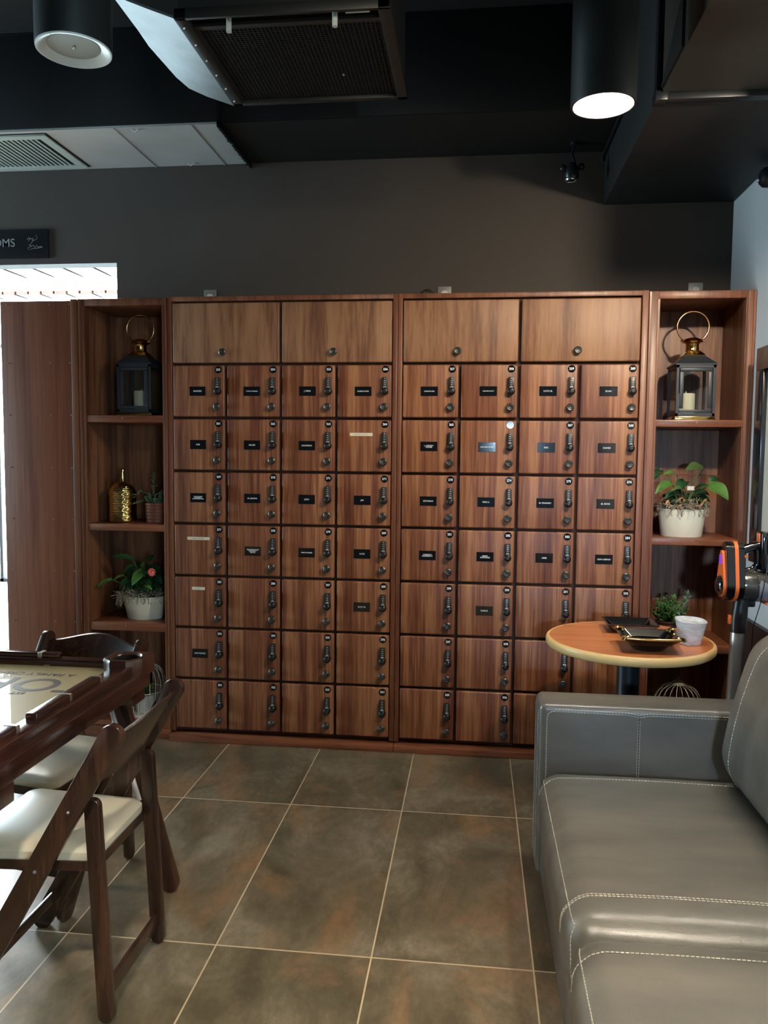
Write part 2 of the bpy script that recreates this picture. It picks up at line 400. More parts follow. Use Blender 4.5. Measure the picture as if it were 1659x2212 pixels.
# wall behind the camera with a glazed entrance
bm = B()
box(bm, -5.1, 3.40, -7.6, -7.5, 0, H); box(bm, 4.55, 5.5, -7.6, -7.5, 0, H); box(bm, 3.38, 4.55, -7.6, -7.5, 2.4, H); box(bm, 3.38, 4.55, -7.6, -7.5, 0, .35)
struct('wall_front', bm, M['wall_brown'])
window('window_2', (3.40, .35), (4.55, 2.4), 'x', {'at': -7.55, 'panes': 1})
# bright room behind the opening
bm = B(); box(bm, .3, .4, .5, 4.6, 0, 2.85); struct('wall_hall_right', bm, M['white_wall'])
bm = B(); box(bm, -5.6, -5.5, .5, 4.6, 0, 2.85); struct('wall_hall_left', bm, M['white_wall'])
bm = B(); box(bm, -5.6, -5.1, .4, .5, 0, 2.85); struct('wall_hall_near', bm, M['white_wall'])
bm = B(); box(bm, -5.6, .4, 4.5, 4.6, 2.66, 2.85); box(bm, -.4, .4, 4.5, 4.6, 0, 2.66)
struct('wall_hall_far', bm, M['white_wall'])
window('window_3', (-5.5, 0.), (-.4, 2.66), 'x', {'at': 4.55, 'panes': 6})
bm = B(); box(bm, -5.6, .4, .5, 4.6, 2.85, 2.93); struct('ceiling_hall', bm, M['white_wall'])
# plank soffits with light panels between them
bm = B()
for (x0, x1, y0, y1) in [(-5.4, .2, 1.40, 1.76), (-5.4, .2, 2.30, 2.52)]:
    w = .11; x = x0; k = 0
    while x < x1-.01:
        box(bm, x, x+w-.012, y0, y1, 2.75+.006*(k % 2), 2.84, bev=.002, seg=1); x += w; k += 1
o = obj('wooden_soffit', bm, M['plank']); tag(o, 'reddish plank soffit bands seen through the opening above the left cabinets', 'soffit')
for i, (x0, x1, y0, y1) in enumerate([(-5.2, .1, .62, 1.38), (-5.2, .1, 1.78, 2.28), (-5.2, .1, 2.6, 4.3)]):
    bm = B(); box(bm, x0, x1, y0, y1, 2.775, 2.80)
    o = obj('light_panel', bm, M['panel_lit'])
    tag(o, ['bright flat ceiling panel just behind the opening, nearest strip', 'bright flat ceiling panel between the two plank bands', 'bright flat ceiling panel farthest behind the opening'][i], 'light', 'light panels in the bright hall')

# ------------------------------------------------------------------ ducts and ceiling things
dz = 3.045
t = thing('air_duct', 'long dark rectangular air duct running along the back wall under the black ceiling', 'duct', (0, 0, 0))
bm = B(); box(bm, -5.0, 2.75, -.125, .40, dz+.004, H-.001, bev=.004); obj('duct_body', bm, M['duct_navy'], t)
bm = B(); box(bm, -5.0, .292, -.122, .397, dz-.006, dz+.004); u = obj('underside_panel', bm, M['duct_gray'], t); u['label'] = 'pale galvanized underside left of the flange'
bm = B()
for xs in (-.232, .155):
    box(bm, xs-.003, xs+.003, -.122, .397, dz-.010, dz-.006)
for (x, y) in [(-.13, -.10), (-.02, .36)]:
    tube(bm, [(x-.02, y, dz-.006), (x-.005, y+.006, dz-.018), (x+.012, y-.004, dz-.012), (x+.02, y, dz-.006)], .003, 6)
obj('duct_seam', bm, M['duct_gray'], u)
bm = B(); box(bm, .302, 2.16, -.122, .397, dz-.004, dz+.004); obj('underside_panel', bm, M['duct_black'], t)
bm = B()
box(bm, .290, .304, -.15, .40, dz-.030, dz, bev=.002); box(bm, .290, .304, -.150, -.125, dz-.02, dz+.20)
for k in range(9):
    y = -.12+.06*k; sphere(bm, (.297+.004*(k % 2), y, dz-.032-.003*(k % 3)), .006, 8, 1)
obj('duct_flange', bm, [M['black_metal'], M['knob']], t)

# louvred return grille in the pale underside
t = thing('ceiling_vent', 'pale framed louvred vent in the galvanized duct underside at the left', 'vent', (0, 0, 0))
gx0, gx1, gy0, gy1 = -1.42, -.600, -.085, .362
bm = B(); zz = dz-.014
for (a, b_, c, d) in [(gx0, gx1, gy0, gy0+.045), (gx0, gx1, gy1-.045, gy1), (gx0, gx0+.05, gy0+.045, gy1-.045), (gx1-.05, gx1, gy0+.045, gy1-.045)]:
    box(bm, a, b_, c, d, zz, dz-.006, bev=.002, seg=1)
obj('vent_frame', bm, M['light_grille'], t)
bm = B(); box(bm, gx0+.04, gx1-.04, gy0+.04, gy1-.04, dz-.0085, dz-.0065); obj('vent_backing', bm, M['shade_fill'], t)
bm = B(); x = gx0+.06
while x < gx1-.06:
    box(bm, x, x+.010, gy0+.045, gy1-.045, zz+.001, dz-.008); x += .026
obj('louvre', bm, M['light_grille'], t)
bm = B(); box(bm, gx1, gx1+.012, gy0-.012, gy1, dz-.0075, dz-.0055); box(bm, gx0, gx1, gy0-.014, gy0-.003, dz-.0075, dz-.0055)
obj('vent_shadow_gap', bm, M['shade_fill'], t)  # black strips painted as the shadow gap along the vent frame

# plenum box with square mesh grille
t = thing('grille_box', 'dark plenum box with square mesh return grille hanging near the ceiling', 'vent', (0, 0, 0))
x0, x1, y0, y1, z = .622, 1.262, -1.54, -.945, 2.76
bm = B(); box(bm, x0+.01, x1-.01, y0+.01, y1-.01, z+.034, 3.49); obj('plenum', bm, M['duct_black'], t)
bm = B(); box(bm, x0+.02, x1-.02, y0+.02, y1-.02, z+.028, z+.0335); obj('filter', bm, M['shade_fill'], t)  # black sheet stands in for the dark hollow above the mesh
bm = B()
box(bm, x0, x0+.036, y0, y1, z, z+.03, bev=.002); box(bm, x1-.036, x1, y0, y1, z, z+.03, bev=.002)
box(bm, x0, x1, y1-.022, y1, z, z+.03, bev=.002); box(bm, x0, x1, y0, y0+.012, z, z+.03, bev=.002)
obj('grille_frame', bm, M['grille_frame'], t)
bm = B()
gx0, gx1, gy0, gy1 = x0+.045, x1-.03, y0+.085, y1-.03
box(bm, gx0-.012, gx1+.012, gy0-.02, gy0, z+.008, z+.018); box(bm, gx0-.012, gx0, gy0, gy1, z+.008, z+.018); box(bm, gx1, gx1+.012, gy0, gy1, z+.008, z+.018)
n = 42
for i in range(n+1):
    x = gx0+(gx1-gx0)*i/n; box(bm, x-.0014, x+.0014, gy0, gy1, z+.012, z+.016)
n = 40
for i in range(n+1):
    y = gy0+(gy1-gy0)*i/n; box(bm, gx0, gx1, y-.0014, y+.0014, z+.012, z+.016)
obj('mesh_grille', bm, M['grille_frame'], t)
pl = mat('pale_latch', (.55, .58, .52), .4)
for x in (.775, 1.095):
    bm = B(); cyl(bm, (x, y0+.045, z+.03), (x, y0+.045, z-.022), .008, seg=12); obj('grille_latch', bm, pl, t)
bm = B(); box(bm, 1.13, 1.20, y0+.022, y0+.028, z+.004, z+.012); obj('hinge_strip', bm, pl, t)
bm = B()
for k in range(6): sphere(bm, (x0+.014, y0+.05+k*.10, z-.001), .004, 8)
sphere(bm, (1.06, -1.13, z+.01), .004, 8)
obj('rivet', bm, M['silver'], t)
# flared sheet metal wing on its left side: thickened leaf shape, 20 degree slope
pts = [(.620, -1.538), (.545, -1.544), (.440, -1.558), (.436, -1.45), (.433, -1.362), (.424, -1.25), (.431, -1.135), (.437, -1.04), (.458, -.968), (.52, -.945), (.620, -.945)]
bm = B()
A = [bm.verts.new((x, y, 2.762+.36*(.622-x))) for x, y in pts]; Bv = [bm.verts.new((x, y, 2.770+.36*(.622-x))) for x, y in pts]
bm.faces.new(A); bm.faces.new(Bv[::-1])
for k in range(len(pts)): bm.faces.new((A[k], A[(k+1) % len(pts)], Bv[(k+1) % len(pts)], Bv[k]))
o = obj('flared_side', bm, mat('dull_sheet_metal', (.115, .13, .135), .42, metal=.3, var=.35, vscale=7), t, ang=30)
o['label'] = 'pale scuffed sheet metal wing'

# lower soffit duct at the right
t = thing('ceiling_duct', 'broad low black duct in the upper right corner, its underside crossed by a flange', 'duct', (0, 0, 0))
bm = B(); box(bm, 2.158, 2.799, -.80, .399, 2.775, 3.49, bev=.003); obj('duct_section', bm, M['duct_black'], t)
bm = B(); box(bm, 2.17, 2.799, -3.2, -.84, 2.790, 3.49, bev=.003); obj('duct_section', bm, mat('brown_duct_paint', (.030, .025, .018), .6), t)
bm = B(); box(bm, 2.15, 2.799, -.842, -.80, 2.768, 2.80, bev=.002); box(bm, 2.146, 2.19, -.85, -.79, 2.764, 2.80, bev=.003); box(bm, 2.150, 2.160, -.842, -.80, 2.80, 3.45); obj('duct_flange', bm, M['black_metal'], t)
bm = B(); prism(bm, [(-.86, 2.80), (-1.15, 2.80), (-1.15, 2.98)], 2.160, 2.168, 'x'); obj('gusset', bm, M['duct_black'], t)
t2 = B(); tube(t2, [(2.148, -.12, 3.02), (2.148, .38, 3.02), (2.148, .39, 2.99)], .009, 8)
o = obj('conduit', t2, M['black_metal']); tag(o, 'thin dark conduit running beside the corner duct towards the back wall', 'pipe')

# cylinder downlights
def downlight(x, y, z, lit, label, mlit=None, ztop=H-.001, rec=0.):
    t = thing('ceiling_light', label, 'ceiling lamp', (x, y, z), group='black cylinder ceiling lamps')
    bm = B(); lathe(bm, [(.088, .012+rec), (.088, .011), (.092, 0.), (.099, 0.), (.100, .006), (.100, ztop-z)], seg=56); obj('housing', bm, M['lamp_black'], t)
    if lit:
        bm = B(); lathe(bm, [(.0005, .010+rec), (.088, .010+rec), (.088, .014+rec), (.0005, .014+rec)], seg=56); obj('diffuser', bm, mlit, t)
    else:
        bm = B(); lathe(bm, [(.0005, .008), (.068, .008), (.069, .010)], seg=56); obj('diffuser', bm, M['lamp_disc'], t)
        bm = B(); lathe(bm, [(.068, .010), (.092, -.004), (.098, -.004), (.0985, .002)], seg=56); obj('trim_ring', bm, M['lamp_rim'], t)
        bm = B(); sphere(bm, (0, 0, .006), .0045, 10); obj('screw', bm, M['silver'], t)
downlight(1.903, -1.27, 2.575, True, 'lit black cylinder lamp glowing warm white at upper right', M['lamp_lit'])
downlight(.425, -1.76, 2.575, False, 'unlit black cylinder lamp with gray disc at upper left')
downlight(2.66, -1.30, 2.575, True, 'lit black cylinder lamp over the sofa arm close to the right wall', M['lamp_lit2'], 2.789)
downlight(1.1, -3.5, 2.575, True, 'lit black cylinder lamp above the open floor between table and sofa', M['lamp_lit3'], rec=.10)
downlight(2.35, -3.6, 2.575, True, 'lit black cylinder lamp over the near end of the sofa', M['lamp_lit3'], rec=.10)

# added unseen spots: two brighten the upper lockers, one fills from behind
def added_spot(loc, aim, watt, size, label, col=(1., .84, .62), soft=.035):
    loc = V(loc); d = (V(aim)-loc).normalized()
    t = thing('added_spotlight', label, 'spotlight', loc)
    bm = B(); tube(bm, [-d*.11, V((0, 0, 0)), d*.01], [.030, .045, .046], 24, cap=False); tube(bm, [-d*.11, -d*.112], .030, 24); obj('lamp_head', bm, M['lamp_black'], t)
    bm = B(); tube(bm, [-d*.06, V((-d.x*.06, -d.y*.06, .12))], .008, 10); obj('arm', bm, M['lamp_black'], t)
    bm = B(); tube(bm, [-d*.02, -d*.017], .038, 24); obj('lens', bm, mat('added_spot_lens', (.9, .9, .85), .4, emit=(1., .9, .72), es=6.) if 'added_spot_lens' not in bpy.data.materials else bpy.data.materials['added_spot_lens'], t)
    l = bpy.data.lights.new('spot_beam', 'SPOT'); l.energy = watt; l.color = col; l.spot_size = radians(size); l.spot_blend = 1.; l.shadow_soft_size = soft
    o = bpy.data.objects.new('spot_beam', l); COL.objects.link(o); o.location = loc+d*.03; o.rotation_euler = d.to_track_quat('-Z', 'Y').to_euler()
added_spot((2.68, -1.75, 2.64), (1.95, 0, 1.80), 130, 88, 'added black spotlight close to the right wall over the sofa')  # added to brighten the upper right lockers, no such fixture in view
added_spot((1.55, -2.55, 2.72), (.55, 0, 2.05), 22, 58, 'added black spotlight overhead in the middle of the room')  # weaker added spot for the upper left lockers
added_spot((1.95, -6.6, 1.72), (2.36, 0, .86), 430, 21, 'added cool spotlight far behind the sofa, in place of window light', (.46, .72, 1.), .10)  # added cool fill replacing window light on sofa arm, vacuum and shelf

# small track spot and wall camera
t = thing('ceiling_spotlight', 'small black spotlight hanging under the duct near the corner', 'spotlight', (1.99, .27, dz-.004))
bm = B(); lathe(bm, [(.0005, 0), (.022, 0), (.022, -.012), (.0005, -.014)]); tube(bm, [(0, 0, -.01), (-.012, 0, -.05), (.002, -.01, -.10)], .007, 8); obj('arm', bm, M['black_metal'], t)
bm = B(); lathe(bm, [(.0005, 0), (.018, -.002), (.034, -.03), (.036, -.07), (.030, -.08), (.028, -.072), (.0005, -.066)], c=(-.012, -.01, -.10)); sphere(bm, (.035, -.01, -.12), .018, 12); sphere(bm, (-.055, -.01, -.125), .018, 12)
obj('lamp_head', bm, M['black_metal'], t)
bm = B(); lathe(bm, [(.024, -.168), (.027, -.172), (.029, -.166)], c=(-.016, -.01, -.015)); sphere(bm, (.05, -.02, -.118), .004, 8); obj('rim', bm, M['silver'], t)
t = thing('security_camera', 'round black camera with a shiny lens high on the right wall', 'camera', (2.80, -.137, 2.715))
bm = B(); lathe(bm, [(.0005, -.055), (.030, -.052), (.042, -.038), (.045, 0.)], axis='x'); obj('housing', bm, M['black_metal'], t)
bm = B(); sphere(bm, (-.050, .018, -.006), .009, 12); obj('lens', bm, M['silver'], t)

# outlets just above the cabinets
def outlet(x, label):
    t = thing('wall_outlet', label, 'outlet', (x, .4, 2.318), group='outlets behind the cabinet tops')
    bm = B(); box(bm, -.036, .036, -.006, 0, -.057, .057, bev=.003); obj('cover_plate', bm, M['outlet_plate'], t)
    bm = B()
    for z in (.019, -.019):
        lathe(bm, [(.0005, -.011), (.015, -.011), (.017, -.006)], c=(0, 0, z), axis='y', sx=1.15)
    obj('socket', bm, M['outlet'], t)
outlet(.068, 'half hidden outlet above the left locker cabinet')
outlet(1.348, 'half hidden outlet above the left end of the right locker cabinet')
outlet(2.628, 'half hidden outlet above the right shelf unit')
bm = B(); tube(bm, [(1.26+.03*cos(a), .38, 2.33+.028*sin(a)) for a in [k*pi/8 for k in range(-2, 11)]], .003, 6)
o = obj('power_cord', bm, M['black']); tag(o, 'small loop of dark cord beside the middle outlet', 'cord')

# sign
t = thing('wall_sign', 'black rectangular restrooms sign with gray lettering above the opening', 'sign', (0, 0, 0))
bm = B(); box(bm, -1.98, -.857, .386, .3995, 2.562, 2.720, bev=.002); obj('sign_board', bm, mat('sign_black', (.006, .009, .014), .4), t)
bm = B(); text(bm, 'RESTROOMS', .064, Matrix.Translation((-1.233, .3855, 2.645)) @ FACE, 0, .0002); obj('lettering', bm, M['print_gray'], t)
bm = B()
def sq(pts): tube(bm, [(-.935+x, .385, 2.645+z) for x, z in pts], .0014, 5)
sq([(-.045, .020), (-.035, .034), (-.028, .020), (-.038, .008), (-.045, .018), (-.022, .026), (-.015, .014), (-.008, .030), (-.012, .010)])
sq([(.012, .045), (.006, .034), (.016, .028), (.010, .018), (-.010, .012), (-.020, .000)])
sq([(-.020, .000), (-.028, -.012), (-.018, -.020), (-.030, -.022), (-.045, -.030), (-.030, -.038), (-.010, -.030), (.02, -.030), (.045, -.024)])
sq([(-.035, -.010), (-.02, -.02), (-.01, -.012), (.00, -.024), (.012, -.014), (.018, -.026), (.03, -.020), (.045, -.025)])
obj('script_logo', bm, M['print_gray'], t)

# picture on the right wall
t = thing('framed_picture', 'tall black framed picture with cream mat on the right wall', 'picture', (0, 0, 0))
bm = B()
a0, a1, z0, z1 = -.135, -1.02, 1.02, 1.972
for (p, q, r1, r2) in [(a1, a0, z0, z0+.10), (a1, a0, z1-.10, z1), (a0-.095, a0, z0+.10, z1-.10), (a1, a1+.095, z0+.10, z1-.10)]:
    box(bm, 2.765, 2.799, p, q, r1, r2, bev=.003)
obj('frame', bm, mat('black_frame_gloss', (.012, .014, .018), .18, coat=.3), t)
bm = B(); box(bm, 2.785, 2.797, a1+.09, a0-.09, z0+.09, z1-.09); obj('mat_board', bm, M['picture'], t)

# ------------------------------------------------------------------ locker cabinets
ZR = [2.2366] + [1.9281-.26734*i for i in range(7)] + [.0525]
G = .0062
NAMES = {253: 'SANDERS', 254: 'TORRES CARDENAS', 255: 'J. PENA', 256: 'FLORIDA STORE', 257: 'CHRISTIE & MIKE', 258: 'WILLIAMS & SCOTT', 259: 'KATO M.', 260: 'RYAN',
 261: 'LUIS', 262: 'MILLER', 263: 'SANDMAN', 265: 'L. ANDREW\nCOLLIER', 266: 'OLD BECHMAN', 267: 'ERIC', 268: 'GAINES',
 269: 'SOUTH SHORE\nINVESTMENT\nMANAGEMENT INC.', 270: 'DR. JENKINS', 271: 'JOSH', 272: 'JAY', 273: 'BOWMAN', 274: 'MIKE A.', 275: 'M. CHARNEY', 276: 'AL BONE',
 278: 'THE MOUNTAIN\nPROPERTY\nGROUP', 279: 'PRESTON JAMES', 280: 'KATE', 281: 'CAMERON\nMCDERMOTT', 282: 'PEDRO\nRODRIGUEZ', 283: 'AMIR', 284: 'DEAN LEBRON',
 288: 'SCOT M.', 290: 'RAMOS', 293: 'LUIS OCHOA'}
STRIPS = {264: (.45, .29, .113, 'SANDY L. SCOTT'), 277: (.48, .28, .117, 'JOHN J. RAMSEY'), 285: (.47, .24, .068, 'KAY')}
# shared hardware meshes
def mesh_of(bm, mats, name):
    o = obj(name, bm, mats); me = o.data; bpy.data.objects.remove(o); return me
bm = B(); lathe(bm, [(.0005, -.028), (.006, -.029), (.0085, -.026), (.013, -.027), (.0175, -.024), (.0190, -.019), (.0175, -.015), (.009, -.011), (.008, -.004), (.0115, 0.)], axis='y', seg=28)
KNOB = mesh_of(bm, M['knob'], 'knob')
bm = B()
box(bm, -.0135, .0135, -.021, 0, -.022, .044, bev=.003, mi=0)
lathe(bm, [(.0005, -.034), (.011, -.034), (.0155, -.031), (.0175, -.026), (.0175, 0.)], c=(0, 0, -.024), axis='y', seg=28, mi=1)
lathe(bm, [(.0005, -.0372), (.007, -.037), (.0085, -.034)], c=(0, 0, -.024), axis='y', seg=20, mi=0)
for k in range(4): box(bm, -.0045, .0045, -.0217, -.0208, .026-.009*k, .0275-.009*k, mi=2)
for k in range(2): box(bm, -.0075, .0075, -.0222, -.0208, -.0075+.003*k, -.0062+.003*k, mi=2)
lathe(bm, [(.0005, -.0222), (.0020, -.0222), (.0022, -.0208)], c=(0, 0, .037), axis='y', seg=12, mi=2)
LOCK = mesh_of(bm, [M['lock'], M['black'], M['paint_white']], 'combination_lock')
def cabinet(x0, x1, dx0, w, first, label, numbers):
    t = thing('locker_cabinet', label, 'cabinet', ((x0+x1)/2, 0, 0)); cx = (x0+x1)/2
    bm = B()
    L_, R_ = x0-cx, x1-cx; dl = dx0-cx; dr = dl+4*w
    # stiles and top rail, carcass behind
    box(bm, L_+.001, dl+.002, .0, .385, .045, 2.262, bev=.002); box(bm, dr-.002, R_-.001, .0, .385, .045, 2.262, bev=.002)
    box(bm, dl+.002, dr-.002, .0, .385, 2.2366+.002, 2.262, bev=.002)
    obj('cabinet_body', bm, M['frame_wood'], t)
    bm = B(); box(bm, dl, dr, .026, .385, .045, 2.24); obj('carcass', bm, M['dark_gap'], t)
    bm = B(); box(bm, L_+.001, R_-.001, -.034, .385, .0, .034, bev=.003); obj('plinth', bm, M['shelf_wood'], t)
    # wide top doors
    bm = B(); box(bm, -w+G, w-G, -.001, .0240, -(ZR[0]-ZR[1])/2+G, (ZR[0]-ZR[1])/2-G, bev=.0075, seg=4); TD = mesh_of(bm, M['veneer_top'], 'top_door')
    hh = ZR[1]-ZR[2]
    bm = B(); box(bm, -w/2+G, w/2-G, -.001, .0240, -hh/2+G, hh/2-G, bev=.0075, seg=4); DD = mesh_of(bm, M['veneer'], 'door')
    for k in range(2):
        d = inst('door', TD, t, (dl+w*(1+2*k), 0, (ZR[0]+ZR[1])/2))
        inst('knob', KNOB, d, (-.012, 0, -.097))
    i = 0
    for r in range(1, 8):
        for c in range(4):
            n = numbers[r-1]+c
            zc = (ZR[r]+ZR[r]-.26734)/2
            d = inst('door', DD, t, (dl+w*(c+.5), 0, zc))
            fx = lambda u: (u-.5)*w
            fz = lambda v: (.5-v)*.26734
            jx = random.uniform(-.002, .002)
            inst('knob', KNOB, d, (fx(.855), 0, fz(.79)))
            inst('combination_lock', LOCK, d, (fx(.868)+jx*.4, 0, fz(.415)))
            bm = B(); lathe(bm, [(.0005, -.0035), (.0172, -.0035), (.0178, -.001)], axis='y', seg=32, mi=0)
            text(bm, str(n), .0150, Matrix.Translation((0, -.0040, 0)) @ FACE, 1, .0005)
            obj('number_disc', bm, [M['plate'], M['paint_white']], d, (fx(.868), 0, fz(.105)))
            if n in NAMES:
                s = NAMES[n]; ln = s.count('\n')+1
                mxl = max(len(q) for q in s.split('\n'))
                size = min(.0105 if ln == 1 else .0085, .100/mxl)
                bm = B(); box(bm, -.0415, .0415, -.0030, -.0008, -.0230, .0230, bev=.0006, seg=1)
                text(bm, s, size, Matrix.Translation((0, -.0034, 0)) @ FACE, 1, .0002)
                obj('name_plate', bm, [M['plate'], M['paint_white']], d, (fx(.485)+jx, 0, fz(.50)+jx*.5))
            elif n in STRIPS:
                u, v, ww, s = STRIPS[n]
                bm = B(); box(bm, -ww/2, ww/2, -.0025, -.0008, -.0078, .0078, bev=.0004, seg=1)
                text(bm, s, .0088, Matrix.Translation((0, -.0029, 0)) @ FACE, 1)
                o = obj('name_plate', bm, [M['strip'], M['print_gray']], d, (fx(u), 0, fz(v))); o['label'] = 'cream label tape strip'
    return t
cabinet(-.022, 1.142, 0., .28, 0, 'left mahogany locker cabinet, doors numbered from 253 at its top left', [253, 261, 269, 277, 285, 293, 301])
cabinet(1.142, 2.320, 1.1624, .28246, 0, 'right mahogany locker cabinet, doors numbered from 257 at its top left', [257, 265, 273, 281, 289, 297, 305])

# ------------------------------------------------------------------ open shelf units
def rrect(x0, x1, z0, z1, r, n=5):
    out = []
    for (cx, cz, a0) in [(x1-r, z1-r, 0), (x0+r, z1-r, pi/2), (x0+r, z0+r, pi), (x1-r, z0+r, 1.5*pi)]:
        for k in range(n+1):
            a = a0+pi/2*k/n; out.append((cx+r*cos(a), cz+r*sin(a)))
    return out
def shelf_unit(x0, x1, ox0, ox1, tops, label, r):
    t = thing('shelf_unit', label, 'shelf unit', ((x0+x1)/2, 0, 0)); cx = (x0+x1)/2
    a0, a1, b0, b1 = x0-cx, x1-cx, ox0-cx, ox1-cx
    bm = B()
    box(bm, a0+.001, b0, .0, .385, .0, 2.258, bev=.003); box(bm, b1, a1-.001, .0, .385, .0, 2.258, bev=.003)
    box(bm, b0-.002, b1+.002, .001, .385, 2.222, 2.258, bev=.003)
    # slim face beads beside the stiles
    box(bm, a0+.001, a0+.012, -.004, .002, .05, 2.256, bev=.0015, seg=1); box(bm, a1-.012, a1-.001, -.004, .002, .05, 2.256, bev=.0015, seg=1)
    box(bm, b0-.008, b0, -.003, .002, .08, 2.22, bev=.0012, seg=1); box(bm, b1, b1+.008, -.003, .002, .08, 2.22, bev=.0012, seg=1)
    obj('frame', bm, M['frame_wood'], t)
    bm = B(); box(bm, b0-.002, b1+.002, .350, .384, .04, 2.24); obj('back_panel', bm, M['inside_wood'], t)
    bm = B(); box(bm, b0-.001, b0+.004, .004, .352, .04, 2.225); box(bm, b1-.004, b1+.001, .004, .352, .04, 2.225); obj('side_lining', bm, M['inside_wood'], t)
    for (zt, th) in tops:
        bm = B(); box(bm, b0-.001, b1+.001, .0, .352, zt-th, zt, bev=.004); s = obj('shelf', bm, M['shelf_wood'], t)
        bm = B(); sphere(bm, ((b0+b1)/2-.01, .0005, zt-th/2+.004), .0035, 8); obj('wood_plug', bm, mat('pale_wood_plug', (.40, .24, .13), .5) if 'pale_wood_plug' not in bpy.data.materials else bpy.data.materials['pale_wood_plug'], s)
    bm = B(); box(bm, a0+.002, a1-.002, -.012, .385, 0, .05, bev=.003); obj('plinth', bm, M['shelf_wood'], t)
    return t
shelf_unit(-.491, -.022, -.457, -.046, [(1.673, .037), (1.117, .036), (.605, .045), (.081, .030)], 'open mahogany shelf unit left of the lockers', .02)
shelf_unit(2.320, 2.799, 2.367, 2.761, [(1.662, .034), (1.102, .034), (.588, .036), (.081, .030)], 'open mahogany shelf unit right of the lockers', .02)

t = thing('wood_panel', 'plain tall mahogany end panel dotted with screws left of the shelves', 'panel', (0, 0, 0))
bm = B(); box(bm, -.910, -.531, .0, .02, 0, 2.250, bev=.003); box(bm, -.905, -.494, .02, .38, 0, 2.245); obj('board', bm, M['panel_wood'], t)
bm = B(); box(bm, -.529, -.494, -.006, .022, 0, 2.256, bev=.004); obj('edge_batten', bm, M['frame_wood'], t)
bm = B()
zs = [2.232, 1.937, 1.672, 1.403, 1.135, .867, .598, .33]
for z in zs:
    for x in (-.873, -.644, -.536): sphere(bm, (x, -.0005, z), .0038, 8)
obj('screw_plugs', bm, bpy.data.materials['pale_wood_plug'], t)

# ------------------------------------------------------------------ plants, pots and lanterns
def leaf(bm, base, tip, w, mi=0, heart=True, droop=.12, fold=.25, nrm=(0, -.55, .8), n=9):
    base, tip = V(base), V(tip); ax = tip-base; Ln = ax.length; ax.normalize()
    nn = V(nrm); nn = (nn-ax*nn.dot(ax)).normalized(); sd = ax.cross(nn)
    rows = []
    for i in range(n+1):
        tt = i/n
        if heart: wd = (sin(pi*min(1, tt*.86+.14))**.75) * (1-.30*tt) * 1.12 if tt < 1 else 0
        else: wd = sin(pi*(tt*.94+.03))**.8
        if tt == 1: wd = .02
        c = base+ax*(Ln*tt) + nn*(Ln*droop*sin(pi*tt)) - V((0, 0, 1))*(Ln*.10*tt*tt)
        hw = w/2*wd
        back = -ax*(hw*.55*max(0, 1-tt*5)) if heart else V((0, 0, 0))
        rows.append([bm.verts.new(c-sd*hw+nn*hw*fold+back), bm.verts.new(c-sd*hw*.5+nn*hw*fold*.35+back*.4), bm.verts.new(c), bm.verts.new(c+sd*hw*.5+nn*hw*fold*.35+back*.4), bm.verts.new(c+sd*hw+nn*hw*fold+back)])
    fs = []
    for a, b in zip(rows, rows[1:]):
        for k in range(4): fs.append(bm.faces.new((a[k], a[k+1], b[k+1], b[k])))
    setmat(fs, mi)
def curve3(a, b, sag=.02, n=6, up=V((0, 0, 1))):
    a, b = V(a), V(b)
    return [a.lerp(b, i/n)+up*(sag*sin(pi*i/n)) for i in range(n+1)]
def moss(bm, c, rx, ry, z, count, drop=.0, mi=0, thick=.0016):
    for _ in range(count):
        a = random.uniform(0, 2*pi); q = math.sqrt(random.random())
        p = V((c[0]+cos(a)*rx*q, c[1]+sin(a)*ry*q, z+random.uniform(-.004, .018)*(1.2-q)))
        pts = [p]
        d = V((random.uniform(-1, 1), random.uniform(-1, 1), random.uniform(-.2, .6))).normalized()
        for k in range(5):
            d = (d+V((random.uniform(-1, 1), random.uniform(-1, 1), random.uniform(-.7, .5)))*.7).normalized()
            pts.append(pts[-1]+d*random.uniform(.007, .014))
        if drop and q > .85 and random.random() < drop:
            o = V((cos(a), sin(a), 0))
            pts = [p, p+o*.012+V((0, 0, .004)), p+o*.018-V((0, 0, .014)), p+o*.014+V((random.uniform(-.008, .008), 0, -.030)), p+o*.016+V((random.uniform(-.01, .01), 0, -.045))]
        tube(bm, pts, thick, 4, mi if random.random() < .7 else mi+1, cap=False)
def oval_pot(t, cx, cy, z, rt, rb, ry, h, name='planter'):
    bm = B(); k = rt
    lathe(bm, [(.0005, .0), (rb*.97, .0), (rb, .004), (rt*.985, h-.006), (rt*1.01, h-.004), (rt*1.01, h), (rt*.97, h), (rt*.94, h-.02), (.0005, h-.022)], c=(cx, cy, z), seg=56, sy=ry/rt)
    return obj(name, bm, M['cream'], t)

